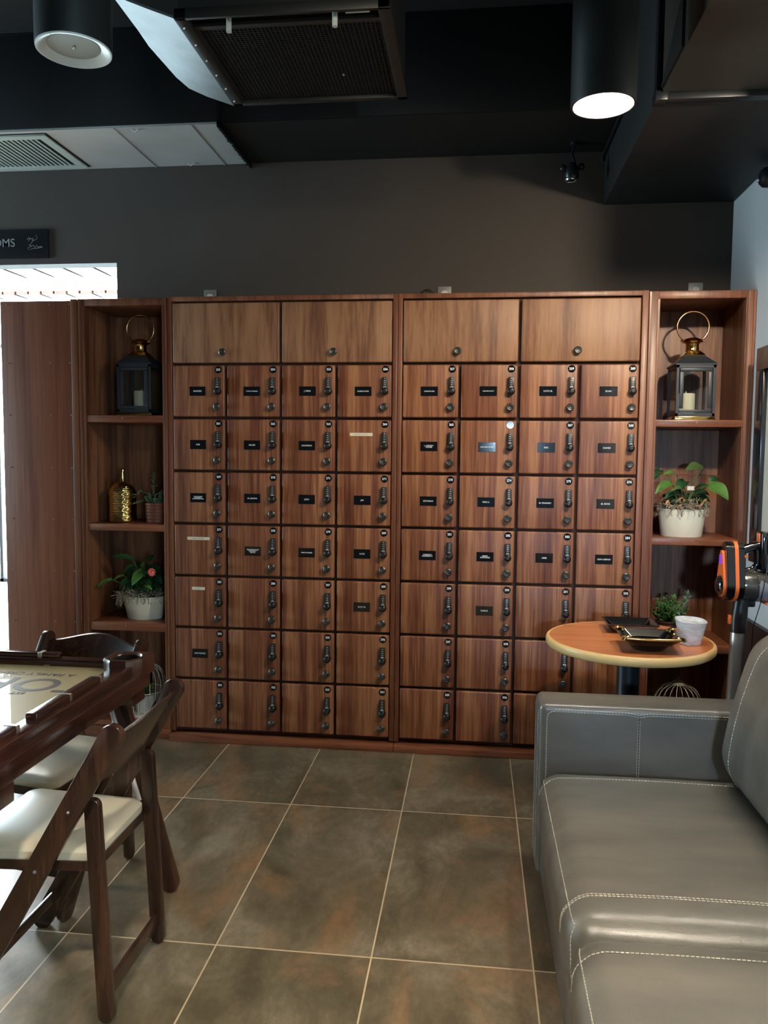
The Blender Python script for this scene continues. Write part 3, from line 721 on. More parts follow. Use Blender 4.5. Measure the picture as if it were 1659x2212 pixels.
IMP = [((-0.268, 0.12, 0.912), (-0.363, 0.06, 0.947), 0.043, 0), ((-0.372, 0.08, 0.813), (-0.432, 0.03, 0.781), 0.033, 1), ((-0.258, 0.12, 0.887), (-0.304, 0.07, 0.854), 0.038, 0), ((-0.194, 0.1, 0.86), (-0.244, 0.04, 0.799), 0.069, 1), ((-0.208, 0.12, 0.859), (-0.198, 0.1, 0.916), 0.04, 1), ((-0.159, 0.12, 0.87), (-0.15, 0.1, 0.91), 0.033, 1), ((-0.201, 0.16, 0.906), (-0.184, 0.2, 0.941), 0.036, 0), ((-0.281, 0.1, 0.813), (-0.31, 0.05, 0.778), 0.047, 0), ((-0.195, 0.09, 0.822), (-0.14, 0.05, 0.798), 0.038, 0), ((-0.196, 0.08, 0.791), (-0.127, 0.03, 0.78), 0.028, 1), ((-0.146, 0.1, 0.831), (-0.087, 0.06, 0.807), 0.043, 0), ((-0.312, 0.1, 0.834), (-0.362, 0.07, 0.813), 0.021, 1), ((-0.247, 0.08, 0.792), (-0.275, 0.04, 0.764), 0.038, 0), ((-0.222, 0.08, 0.778), (-0.164, 0.05, 0.76), 0.038, 0), ((-0.252, 0.15, 0.836), (-0.316, 0.12, 0.819), 0.047, 0), ((-0.15, 0.12, 0.789), (-0.116, 0.1, 0.758), 0.033, 0)]
ANT = [((2.621, 0.1, 1.428), (2.519, 0.04, 1.433), 0.071, 2), ((2.494, 0.09, 1.4), (2.42, 0.05, 1.409), 0.036, 1), ((2.431, 0.16, 1.421), (2.393, 0.12, 1.38), 0.043, 0), ((2.467, 0.08, 1.36), (2.384, 0.03, 1.321), 0.052, 1), ((2.537, 0.1, 1.369), (2.487, 0.05, 1.33), 0.057, 0), ((2.53, 0.07, 1.335), (2.452, 0.03, 1.331), 0.028, 2), ((2.636, 0.06, 1.35), (2.711, 0.0, 1.297), 0.09, 1), ((2.663, 0.12, 1.37), (2.702, 0.14, 1.393), 0.043, 0), ((2.586, 0.1, 1.33), (2.635, 0.05, 1.359), 0.038, 0), ((2.577, 0.08, 1.313), (2.621, 0.04, 1.324), 0.043, 0), ((2.593, 0.1, 1.298), (2.653, 0.08, 1.278), 0.043, 0), ((2.48, 0.08, 1.311), (2.433, 0.05, 1.29), 0.033, 0), ((2.61, 0.08, 1.282), (2.624, 0.05, 1.257), 0.033, 2), ((2.506, 0.14, 1.277), (2.466, 0.16, 1.293), 0.028, 0)]

# flowering plant, left unit
t = thing('potted_plant', 'leafy plant with one coral flower in a cream oval pot on the left shelves', 'plant', (0, 0, 0))
oval_pot(t, -.214, .135, .605, .118, .094, .085, .122)
bm = B()
for (b_, tp, w, k) in IMP: leaf(bm, b_, tp, w, k, droop=.10)
for _ in range(70):
    a = random.uniform(0, 2*pi); c = V((-.214+random.uniform(-.075, .085), .14+random.uniform(-.05, .07), .765+random.uniform(-.02, .12)))
    leaf(bm, c, c+V((cos(a)*.045, sin(a)*.035-.01, random.uniform(-.02, .015))), random.uniform(.026, .040), 0)
obj('foliage', bm, M['leaf'], t, ang=0)
bm = B()
for (b_, tp, w, k) in IMP: tube(bm, curve3((-.214+random.uniform(-.03, .03), .135, .71), b_, .01), .0018, 5)
tube(bm, curve3((-.19, .12, .72), (-.136, .062, .862), .02), .0018, 5)
obj('stems', bm, M['stem'], t)
bm = B()
for k in range(9):
    a = 2*pi*k/9; c = V((-.136, .055, .866)); leaf(bm, c, c+V((cos(a)*.023, -.008, sin(a)*.023)), .020, 0, False, nrm=(0, -1, .1))
for k in range(6):
    a = 2*pi*k/6+.3; c = V((-.136, .045, .866)); leaf(bm, c, c+V((cos(a)*.014, -.008, sin(a)*.014)), .016, 0, False, nrm=(0, -1, .1))
obj('flower', bm, M['coral'], t, ang=0)
bm = B(); moss(bm, (-.214, .135), .108, .078, .734, 380, .3); moss(bm, (-.30, .08), .028, .03, .728, 90, .8)
obj('moss', bm, [M['moss'], M['moss2']], t, ang=0)
# anthurium, right unit
t = thing('potted_plant', 'plant with broad green heart leaves in a cream oval pot on the right shelves', 'plant', (0, 0, 0))
oval_pot(t, 2.530, .115, 1.102, .114, .097, .08, .134)
bm = B()
for (b_, tp, w, k) in ANT: leaf(bm, b_, tp, w, k)
for _ in range(44):
    a = random.uniform(0, 2*pi); c = V((2.54+random.uniform(-.07, .08), .13+random.uniform(-.04, .05), 1.26+random.uniform(-.01, .06)))
    leaf(bm, c, c+V((cos(a)*.045, sin(a)*.03, random.uniform(-.01, .02))), random.uniform(.016, .03), random.choice((0, 0, 2)))
obj('foliage', bm, M['leaf'], t, ang=0)
bm = B()
for (b_, tp, w, k) in ANT: tube(bm, curve3((2.54+random.uniform(-.03, .03), .115, 1.23), b_, .015), .0022, 5, 0)
tube(bm, curve3((2.55, .10, 1.24), (2.585, .06, 1.41), .0), .003, 5, 0)
tube(bm, curve3((2.545, .10, 1.24), (2.575, .06, 1.40), .0), .0025, 5, 0)
tube(bm, [(2.38, .12, 1.415), (2.44, .06, 1.408), (2.56, .06, 1.402), (2.66, .12, 1.40), (2.72, .18, 1.395)], .0022, 5, 1)
obj('stems', bm, [M['stem'], M['stem_red']], t)
bm = B()
for _ in range(26):
    c = V((2.53+random.uniform(-.095, .09), .06+random.uniform(-.02, .05), 1.235+random.uniform(-.01, .05)))
    a = random.uniform(0, 2*pi); leaf(bm, c, c+V((cos(a)*.022, -.01, random.uniform(-.02, .03))), .012, 0, False)
obj('dried_leaves', bm, M['leaf_brown'], t, ang=0)
bm = B(); box(bm, 2.540, 2.572, .068, .070, 1.328, 1.348); o = obj('plant_tag', bm, M['outlet'], t)
bm = B(); moss(bm, (2.53, .115), .108, .074, 1.245, 340, .5); moss(bm, (2.53, .03), .05, .005, 1.235, 10, .9)
obj('moss', bm, [M['moss'], M['moss2']], t, ang=0)

# succulents in woven pots
def woven_pot(bm, c, r, h, rows=6, mi=0):
    prof = [(.0005, 0)]
    for k in range(rows*6+1):
        zz = h*k/(rows*6); prof.append((r*(.92+.08*k/(rows*6))*(1+.035*abs(sin(pi*k/6))), zz))
    prof += [(r*.93, h), (r*.90, h-.012), (.0005, h-.014)]
    lathe(bm, prof, c=c, seg=72, mi=mi, wob=lambda a, z: 1+.022*abs(sin(a*18)))
t = thing('succulent', 'gray-green trailing succulent in a red woven pot beside the gold bottle', 'plant', (-.138, .125, 1.117))
bm = B(); woven_pot(bm, (0, 0, 0), .058, .105); obj('pot', bm, M['brick_pot'], t)
bm = B(); st = B()
def spray(bm, st, pts, ln, w, step, mi=3, spread=1.):
    pts = [V(p) for p in pts]; tube(st, pts, .0022, 5)
    for a, b in zip(pts, pts[1:]):
        m = max(1, int((b-a).length/step))
        for k in range(m):
            p = a.lerp(b, k/m)
            for _ in range(2):
                d = (V((random.uniform(-1, 1), random.uniform(-1, .6), random.uniform(-.2, .9)))*spread+(b-a).normalized()*.5).normalized()
                leaf(bm, p, p+d*ln*random.uniform(.7, 1.1), w, mi, False, n=4)
spray(bm, st, [(-.01, 0, .09), (-.012, -.005, .16), (-.008, -.01, .22), (-.005, -.01, .262)], .028, .007, .012)
spray(bm, st, [(-.01, 0, .09), (-.05, -.01, .12), (-.09, -.02, .105), (-.135, -.03, .092)], .022, .007, .012, spread=.5)
spray(bm, st, [(-.01, 0, .09), (-.04, -.01, .15), (-.085, -.02, .165), (-.115, -.02, .13)], .025, .008, .016, spread=.6)
spray(bm, st, [(.01, 0, .09), (.03, -.02, .14), (.04, -.02, .17)], .028, .007, .012)
spray(bm, st, [(-.02, -.02, .09), (-.05, -.03, .13)], .03, .009, .010)
for k in range(9):
    a = 2*pi*k/9; spray(bm, st, [(cos(a)*.02, sin(a)*.02, .09), (cos(a)*.05, sin(a)*.04, random.uniform(.12, .16))], .030, .010, .010, spread=.7)
obj('foliage', bm, M['leaf'], t, ang=0); obj('stems', st, M['stem'], t)
t = thing('succulent', 'bushy green plant with one pale spiky stem in a dark pot behind the white glass', 'plant', (2.49, .13, .588))
bm = B(); woven_pot(bm, (0, 0, 0), .060, .095); obj('pot', bm, M['dark_pot'], t)
bm = B(); st = B()
for _ in range(46):
    a = random.uniform(0, 2*pi); q = random.uniform(.02, .095); hh = random.uniform(.15, .245)-q*.6
    spray(bm, st, [(cos(a)*.02, sin(a)*.02, .085), (cos(a)*q*.7, sin(a)*q*.7, hh*.75), (cos(a)*q, sin(a)*q, hh)], .024, .011, .014, 1 if random.random() < .6 else 0, .8)
spray(bm, st, [(.04, -.02, .10), (.065, -.04, .17), (.080, -.04, .235)], .034, .007, .007, 3, 1.)
obj('foliage', bm, M['leaf'], t, ang=0); obj('stems', st, M['stem'], t)

# gold ribbed bottle
t = thing('gold_bottle', 'ribbed gold ceramic bottle with thin neck on the left middle shelf', 'vase', (-.322, .12, 1.117))
bm = B(); prof = [(.0005, 0), (.060, 0), (.066, .004)]
for k in range(1, 121):
    z = .004+.206*k/120
    sh = 1. if z < .15 else math.sqrt(max(0., 1-((z-.15)/.064)**2))
    prof.append((max(.014, .070*sh)+.0010*sin(z*2*pi/.0085), z))
prof += [(.013, .214), (.0115, .225), (.0105, .26), (.0115, .282), (.0095, .284), (.0005, .278)]
def wobf(a, z): return 1+.008*sin(a*7+z*160)+.006*sin(a*13-z*300)+.004*sin(a*23+z*700)
lathe(bm, prof, seg=80, wob=wobf); obj('bottle_body', bm, M['gold_ribs'], t, ang=60)

# lanterns
def lantern(x, y, z, label, ring_tilt=0.):
    t = thing('candle_lantern', label, 'lantern', (x, y, z), group='brass topped candle lanterns')
    a = .0905
    bm = B(); box(bm, -a-.003, a+.003, -a-.003, a+.003, 0, .019, bev=.002); obj('base', bm, M['gold'], t)
    bm = B(); e = .013
    for sx in (-1, 1):
        for sy in (-1, 1):
            box(bm, min(sx*a, sx*(a-e)), max(sx*a, sx*(a-e)), min(sy*a, sy*(a-e)), max(sy*a, sy*(a-e)), .019, .262, bev=.0015)
    for s in (-1, 1):
        box(bm, -a, a, min(s*a, s*(a-e)), max(s*a, s*(a-e)), .019, .034, bev=.001); box(bm, -a, a, min(s*a, s*(a-e)), max(s*a, s*(a-e)), .248, .264, bev=.001)
        box(bm, min(s*a, s*(a-e)), max(s*a, s*(a-e)), -a, a, .019, .034, bev=.001); box(bm, min(s*a, s*(a-e)), max(s*a, s*(a-e)), -a, a, .248, .264, bev=.001)
    box(bm, -a+.004, a-.004, -a+.004, a-.004, .019, .022)
    prism(bm, [(-a-.004, .262), (a+.004, .262), (a+.004, .267), (.048, .312), (-.048, .312), (-a-.004, .267)], 0, 0) if False else None
    # four sided roof
    lathe(bm, [((a+.005)*1.414, .262), ((a+.005)*1.414, .267), (.046*1.414, .312)], seg=4, rot=pi/4)
    obj('frame', bm, M['lantern_metal'], t, ang=20)
    # door frame on the front with an inner border
    bm = B(); f = .074
    for (p, q, r1, r2) in [(-f, f, .036, .050), (-f, f, .232, .246), (-f, -f+.017, .056, .228), (f-.017, f, .056, .228)]:
        box(bm, p, q, -a-.003, -a+.004, r1, r2, bev=.001)
    obj('door', bm, M['lantern_metal'], t)
    bm = B()
    for s in (-1, 1):
        box(bm, -a+.012, a-.012, s*(a-.006)-.001, s*(a-.006)+.001, .034, .248); box(bm, s*(a-.006)-.001, s*(a-.006)+.001, -a+.012, a-.012, .034, .248)
    obj('pane', bm, M['glass'], t)
    bm = B()
    lathe(bm, [(.048*1.414, .311), (.050*1.414, .314), (.034*1.2, .336)], seg=4, rot=pi/4)
    lathe(bm, [(.033, .334), (.031, .340), (.030, .368), (.036, .374), (.047, .377), (.050, .380), (.046, .386), (.032, .396), (.012, .401), (.0005, .402)], seg=40)
    obj('chimney_cap', bm, M['gold'], t, ang=50)
    bm = B(); R = .074; cz = .452
    pts = [(R*cos(q), 0, cz+R*sin(q)) for q in [radians(-57)+radians(294)*k/44 for k in range(45)]]
    tube(bm, pts, .0044, 10)
    for s in (-1, 1):
        sphere(bm, (s*.0425, 0, .389), .006, 10); sphere(bm, (s*.052, 0, .3865), .0045, 10); tube(bm, [(s*.030, 0, .385), (s*.053, 0, .388)], .0028, 8)
    obj('ring_handle', bm, M['copper'], t)
    c = thing('pillar_candle', label.replace('lantern', 'pillar candle inside lantern') if False else '', 'candle', (x, y, z+.022))
    return t, c
t1, c1 = lantern(-.222, .140, 1.673, 'dark lantern with brass cap on the left top shelf, partly behind the stile')
t2_, c2 = lantern(2.560, .150, 1.662, 'dark lantern with brass cap and ring on the right top shelf')
for c, lb, dx in ((c1, 'ivory pillar candle inside the left lantern', .004), (c2, 'ivory pillar candle inside the right lantern', -.022)):
    c['label'] = lb; c['group'] = 'candles inside the lanterns'; c.location.x += dx
    bm = B(); lathe(bm, [(.0005, 0), (.041, 0), (.042, .003), (.042, .106), (.040, .110), (.036, .108), (.020, .101), (.0005, .099)], seg=40); obj('wax', bm, M['candle'], c)
    bm = B(); lathe(bm, [(.002, .098), (.0055, .106), (.004, .116), (.0005, .124)], seg=12); obj('wick', bm, M['candle'], c)

# birdcage planters on the lowest shelves
def birdcage(x, y, z, label, r=.104, h=.285):
    t = thing('birdcage_planter', label, 'birdcage', (x, y, z), group='white wire birdcage planters')
    bm = B(); n = 20
    for k in range(n):
        a = 2*pi*k/n
        pts = [(r*cos(a), r*sin(a), .012)]
        for j in range(4): pts.append((r*cos(a)*(1+.02*j), r*sin(a)*(1+.02*j), .04+.035*j))
        for j in range(1, 8):
            q = (pi/2)*j/8; rr = r*1.06*cos(q)+.022*sin(q); pts.append((rr*cos(a), rr*sin(a), .145+(h-.165)*sin(q)))
        pts.append((.020*cos(a), .020*sin(a), h-.012))
        tube(bm, pts, .0017, 5)
    for (rr, zz) in ((r, .012), (r*1.05, .125)):
        tube(bm, [(rr*cos(2*pi*k/40), rr*sin(2*pi*k/40), zz) for k in range(40)], .0022, 6, closed=True)
    obj('wire_cage', bm, M['white_wire'], t)
    bm = B(); lathe(bm, [(.0005, 0), (r+.004, 0), (r+.004, .010), (.0005, .010)], seg=40); obj('tray', bm, M['white_pot'], t)
    bm = B(); lathe(bm, [(.034, h-.022), (.032, h-.010), (.016, h), (.006, h+.004), (.0005, h+.005)], seg=32); tube(bm, [(.006*cos(q), 0, h+.010+.006*sin(q)) for q in [2*pi*k/14 for k in range(14)]], .0013, 5, closed=True); obj('finial', bm, M['white_wire'], t)
    bm = B(); lathe(bm, [(.0005, .011), (.048, .011), (.058, .100), (.061, .104), (.057, .106), (.0005, .098)], seg=64, wob=lambda a, z: 1+.018*abs(sin(a*14))); obj('pot', bm, M['white_pot'], t)
    bm = B(); st = B()
    for _ in range(12):
        a = random.uniform(0, 2*pi); q = random.uniform(.01, .05)
        spray(bm, st, [(cos(a)*.02, sin(a)*.02, .10), (cos(a)*q, sin(a)*q, random.uniform(.13, .19))], .03, .012, .016, random.choice((0, 1)), .8)
    obj('foliage', bm, M['leaf'], t, ang=0); st.free()
birdcage(-.225, .155, .081, 'white wire birdcage planter on the lowest left shelf behind the game table', r=.095)
birdcage(2.562, .19, .081, 'white wire birdcage planter on the lowest right shelf behind the sofa arm')

# ------------------------------------------------------------------ bistro table and what stands on it
t = thing('bistro_table', 'small round cherry topped table with pale edge beside the sofa arm', 'table', (2.165, -.585, 0))
R = .3235
bm = B(); lathe(bm, [(.0005, .745), (R-.004, .745), (R-.004, .715), (.0005, .713)], seg=96); obj('tabletop', bm, M['table_wood'], t)
bm = B(); lathe(bm, [(R-.004, .7455), (R+.004, .7455), (R+.009, .741), (R+.011, .733), (R+.011, .722), (R+.008, .714), (R+.002, .709), (R-.004, .708)], seg=96); o = obj('edge_band', bm, M['table_edge'], t)
bm = B(); lathe(bm, [(.10, .712), (.10, .704), (.046, .700), (.044, .06), (.05, .04)], seg=40); obj('pedestal', bm, M['black_metal'], t)
bm = B(); lathe(bm, [(.0005, .045), (.06, .045), (.16, .025), (.215, .012), (.22, 0), (.0005, 0)], seg=56); obj('base', bm, M['black_metal'], t)
# square black ashtray at the back
zt = .7455
def tray(bm, c, ang, top, bot, h, rim, depth, mi=0, mi_rim=None, n=10, er=.16):
    """open dish with rounded square rings; top/bot = half sizes (a,b)"""
    M4 = Matrix.Translation(c) @ Matrix.Rotation(ang, 4, 'Z')
    def ring(a, b, z, r):
        out = []
        for (sx, sy, a0) in [(1, 1, 0), (-1, 1, pi/2), (-1, -1, pi), (1, -1, 1.5*pi)]:
            for k in range(n+1):
                q = a0+pi/2*k/n; out.append(bm.verts.new(M4 @ V((sx*(a-r)+r*cos(q), sy*(b-r)+r*sin(q), z))))
        return out
    a, b = top; a2, b2 = bot; r0 = er*min(a, b)
    rings = [ring(a2*.9, b2*.9, 0, r0), ring(a2, b2, .003, r0), ring(a, b, h-.004, r0), ring(a, b, h, r0), ring(a-rim, b-rim, h, r0*.8), ring(a2*.85, b2*.85, h-depth, r0*.9)]
    fs = []
    for i, (p, q) in enumerate(zip(rings, rings[1:])):
        m = mi_rim if (mi_rim is not None and i in (2, 3)) else mi
        f2 = []
        for k in range(len(p)): f2.append(bm.faces.new((p[k], p[(k+1) % len(p)], q[(k+1) % len(p)], q[k])))
        setmat(f2, m)
    setmat([bm.faces.new(rings[0][::-1]), bm.faces.new(rings[-1])], mi)
bm = B(); tray(bm, (2.195, -.435, zt), -.02, (.108, .088), (.078, .064), .040, .007, .032)
o = obj('ashtray', bm, M['black_gloss']); tag(o, 'square glossy black ashtray at the back of the round table', 'ashtray', 'ashtrays on the round table')
t = thing('ashtray', 'black ceramic ashtray with gold edge at the front of the round table', 'ashtray', (2.205, -.762, zt), -.03, 'ashtrays on the round table')
bm = B(); lathe(bm, [(.0005, 0), (.056, 0), (.060, .003), (.074, .020), (.084, .034), (.0005, .034)], seg=56, sx=1.05, sy=.85); obj('foot', bm, M['black_gloss'], t)
bm = B(); tray(bm, (0, 0, .026), 0, (.114, .100), (.084, .074), .032, .010, .036, er=.35); obj('bowl', bm, M['black_gloss'], t)
bm = B()
tube(bm, [(-.098, -.096, .0595), (-.05, -.102, .0590), (.0, -.103, .0585), (.05, -.102, .0590), (.098, -.096, .0595)], .0052, 10)
for (sx, sy) in ((-1, -1), (1, -1), (-1, 1), (1, 1)):
    m4 = Matrix.Translation((sx*.099, sy*.086, .058)) @ Matrix.Rotation(sx*sy*pi/4, 4, 'Z')
    tube(bm, [m4 @ V(p) for p in [(-.020, 0, -.004), (-.016, 0, .004), (-.006, 0, .006), (0, 0, .001), (.006, 0, .006), (.016, 0, .004), (.020, 0, -.004)]], .0055, 8, sx=1., sy=1.9)
obj('gold_trim', bm, M['gold'], t)
# alabaster glass
t = thing('candle_glass', 'cloudy white tapered glass with slanted rim at the right of the round table', 'glass', (2.388, -.655, zt))
bm = B(); n = 48; h0 = .098
def gl(r, z, tilt): return (r, z)
rings = []
for (r, z, tl) in [(.0005, .004, 0), (.036, .0, 0), (.040, .004, 0), (.048, .04, .0), (.056, .080, .5), (.060, h0, 1.), (.057, h0+.001, 1.), (.052, .080, .5), (.044, .040, 0), (.036, .012, 0), (.0005, .010, 0)]:
    ring = []
    for k in range(n):
        a = 2*pi*k/n; sqr = (abs(cos(a))**4+abs(sin(a))**4)**(-.25); f = 1+(sqr-1)*.45*(z/h0)
        x, y = r*f*cos(a), r*f*sin(a); ring.append(bm.verts.new((x, y, z+tl*(-.04*x+.04*y))))
    rings.append(ring)
for a, b in zip(rings, rings[1:]):
    fs = [bm.faces.new((a[k], a[(k+1) % n], b[(k+1) % n], b[k])) for k in range(n)]; setmat(fs, 0)
obj('cup', bm, M['alabaster'], t, ang=60)

# ------------------------------------------------------------------ sofa
def surf(p, c, hs, r, bulge, front):
    """rounded, crowned cushion surface; p on the cube [-1,1]^3"""
    q = V((p[0]*hs[0], p[1]*hs[1], p[2]*hs[2]))
    k = V([max(-(h-r), min(h-r, a)) for a, h in zip(q, hs)])
    d = q-k
    if d.length > 1e-9: d = d.normalized()*r
    s = k+d
    e = (1-p[0]**2*.8)*(1-p[1]**4)
    s.z += bulge*e*p[2] if p[2] > 0 else 0
    s.x -= front*(1-p[1]**4)*(1-p[2]**2)*(1 if p[0] < 0 else 0)*abs(p[0])
    return s
def cushion(name, c, hs, r, bulge, front, parent, mtx=None, n=22, nz=10):
    bm = B(); T = Matrix.Translation(c) if mtx is None else Matrix.Translation(c) @ mtx
    fsall = []
    def nonu(i, m):
        x = -1+2*i/m; return math.copysign(abs(x)**.72, x)
    for ax in range(3):
        for sg in (-1, 1):
            m1, m2 = n, n
            g = []
            for i in range(m1+1):
                row = []
                for j in range(m2+1):
                    uv = [nonu(i, m1), nonu(j, m2)]; p = uv[:]; p.insert(ax, sg)
                    row.append(bm.verts.new(T @ surf(p, c, hs, r, bulge, front)))
                g.append(row)
            for i in range(m1):
                for j in range(m2): fsall.append(bm.faces.new((g[i][j], g[i+1][j], g[i+1][j+1], g[i][j+1])))
    setmat(fsall, 0)
    bmesh.ops.remove_doubles(bm, verts=bm.verts[:], dist=1e-5)
    return obj(name, bm, M['leather'], parent, ang=0), T
def stitches(bm, pts, off, dash=.0075, gap=.0028, r=.0013):
    """short thread dashes laid along a polyline"""
    L_ = [0.]
    for a, b in zip(pts, pts[1:]): L_.append(L_[-1]+(b-a).length)
    def at(s):
        s = max(0, min(L_[-1], s))
        for k in range(len(pts)-1):
            if s <= L_[k+1]: return pts[k].lerp(pts[k+1], (s-L_[k])/max(1e-9, L_[k+1]-L_[k]))
        return pts[-1]
    s = 0.
    while s+dash < L_[-1]:
        tube(bm, [at(s), at(s+dash)], r, 4); s += dash+gap
def cpath(T, hs, r, bulge, front, seq, off=.0012):
    """polyline on the cushion surface through cube points"""
    out = []
    for a, b in zip(seq, seq[1:]):
        m = 26
        for k in range(m):
            p = [a[i]+(b[i]-a[i])*k/m for i in range(3)]
            s = surf(p, None, hs, r, bulge, front); nrm = V([p[i] if abs(p[i]) > .98 else 0 for i in range(3)])
            if nrm.length > 0: s += nrm.normalized()*off
            out.append(T @ s)
    out.append(T @ surf(seq[-1], None, hs, r, bulge, front))
    return out
sofa = thing('sofa', 'large gray leather sofa with pale stitching at the lower right', 'sofa', (0, 0, 0))
bm = B(); box(bm, 1.772, 2.74, -3.10, -1.16, .045, .235, bev=.02, seg=3); obj('base', bm, M['leather'], sofa)
bm = B()
for (x, y) in ((1.84, -1.13), (2.68, -1.13), (1.84, -3.10), (2.68, -3.10)): cyl(bm, (x, y, 0), (x, y, .05), .022, seg=20)
obj('foot', bm, M['black'], sofa)
def arm(y0, y1):
    bm = B(); box(bm, 1.757, 2.66, y0, y1, .045, .650, bev=.024, seg=5); a = obj('arm', bm, M['leather'], sofa)
    bm = B(); s = -1 if y1 > -2 else 1; yi = y0 if s < 0 else y1
    # seams on the inner face and top
    top = [V((1.765, yi-.0005*s*-1, .640))]
    def line(pts): stitches(bm, [V(p) for p in pts], 0)
    o = .0012*s
    line([(1.790, yi+s*-.0, .05)]) if False else None
    line([(1.783, yi+o, .12), (1.783, yi+o, .600), (1.787, yi+o, .618), (1.800, yi+o, .626), (2.05, yi+o, .624), (2.085, yi+o, .617), (2.12, yi+o, .624), (2.64, yi+o, .624)])
    line([(1.81, yi+o, .634), (2.05, yi+o, .632), (2.085, yi+o, .625), (2.12, yi+o, .632), (2.64, yi+o, .632)])
    line([(2.083, yi+o, .30), (2.083, yi+o, .615)]); line([(2.089, yi+o, .30), (2.089, yi+o, .615)])
    for yy in (y0+.03, y1-.03): line([(1.7558, yy, .08), (1.7558, yy, .615), (1.762, yy, .634)])
    obj('stitching', bm, M['thread'], a)
    bm = B(); box(bm, 2.0852, 2.0868, yi-.0006, yi+.0006, .24, .62); obj('seam', bm, M['black'], a)
arm(-1.210, -1.045); arm(-3.215, -3.050)
# seat cushions
for i, (yc, hy) in enumerate(((-1.672, .457), (-2.592, .457))):
    c = (2.125, yc, .3275); hs = (.365, hy, .1025); r = .062
    cu, T = cushion('seat_cushion', c, hs, r, .016, .012, sofa)
    bm = B()
    for yy in (.80, -.72):
        stitches(bm, cpath(T, hs, r, .016, .012, [(-1, yy, .10), (-1, yy, 1), (1, yy, 1)]), 0)
        if yy < 0:
            stitches(bm, [p+V((0, -.009, .0003)) for p in cpath(T, hs, r, .016, .012, [(-1, yy, .10), (-1, yy, 1), (1, yy, 1)])], 0)
    stitches(bm, cpath(T, hs, r, .016, .012, [(-1, 1, .0), (-1, 1, 1)], .001), 0) if False else None
    for ww in (0., .011):
        stitches(bm, [p+V((ww, 0, .001-ww*.3)) for p in cpath(T, hs, r, .016, .012, [(-1, .93, .86), (-1, -.93, .86)])], 0)
        stitches(bm, [p+V((0, ww, 0)) for p in cpath(T, hs, r, .016, .012, [(-1, -.93, .86), (-1, -.965, -.9)])], 0)
    obj('stitching', bm, M['thread'], cu)
# back
bm = B(); box(bm, 2.60, 2.765, -3.20, -1.06, .10, .84, bev=.03, seg=4); obj('back_frame', bm, M['leather'], sofa)
for yc in (-1.678, -2.590):
    c = (2.497, yc, .690); hs = (.135, .448, .275); r = .125
    mt = Matrix.Rotation(radians(13), 4, 'Y')
    cu, T = cushion('back_cushion', c, hs, r, .012, .035, sofa, mtx=mt)
    bm = B()
    for sg in (1, -1):
        pts = []
        for k in range(40):
            zz = -.95+1.9*k/39
            s = surf((-1, sg*.56, zz), None, hs, r, .012, .035); kk = V((max(-.01, min(.01, s.x)), max(-.323, min(.323, s.y)), max(-.15, min(.15, s.z)))); s = s+(s-kk).normalized()*.0022; pts.append(T @ s)
        stitches(bm, pts, 0)
    obj('stitching', bm, M['thread'], cu)

# ------------------------------------------------------------------ folding chairs
def bar(bm, a, b, w, th, side=V((1, 0, 0)), r=.0, mi=0, round_ends=True):
    """flat bar between two points: th along side axis, w perpendicular, with rounded ends"""
    a, b = V(a), V(b); ax = (b-a).normalized(); wd = ax.cross(side).normalized(); L_ = (b-a).length
    m = Matrix(((side.x, wd.x, ax.x, a.x), (side.y, wd.y, ax.y, a.y), (side.z, wd.z, ax.z, a.z), (0, 0, 0, 1)))
    out = []
    if round_ends:
        n = 8
        for k in range(n+1): q = pi+pi*k/n; out.append((w/2*cos(q), w/2+w/2*sin(q)))
        for k in range(n+1): q = pi*k/n; out.append((w/2*cos(q), L_-w/2+w/2*sin(q)))
    else: out = [(-w/2, 0), (w/2, 0), (w/2, L_), (-w/2, L_)]
    r0 = prism(bm, out, -th/2, th/2, 'x', mi, False, mtx=m)
    es = [e for f in r0[:2] for e in f.edges]
    rr = bmesh.ops.bevel(bm, geom=es, offset=.003, segments=2, profile=.5, affect='EDGES')
    for f in rr['faces']: f.smooth = True; f.material_index = mi
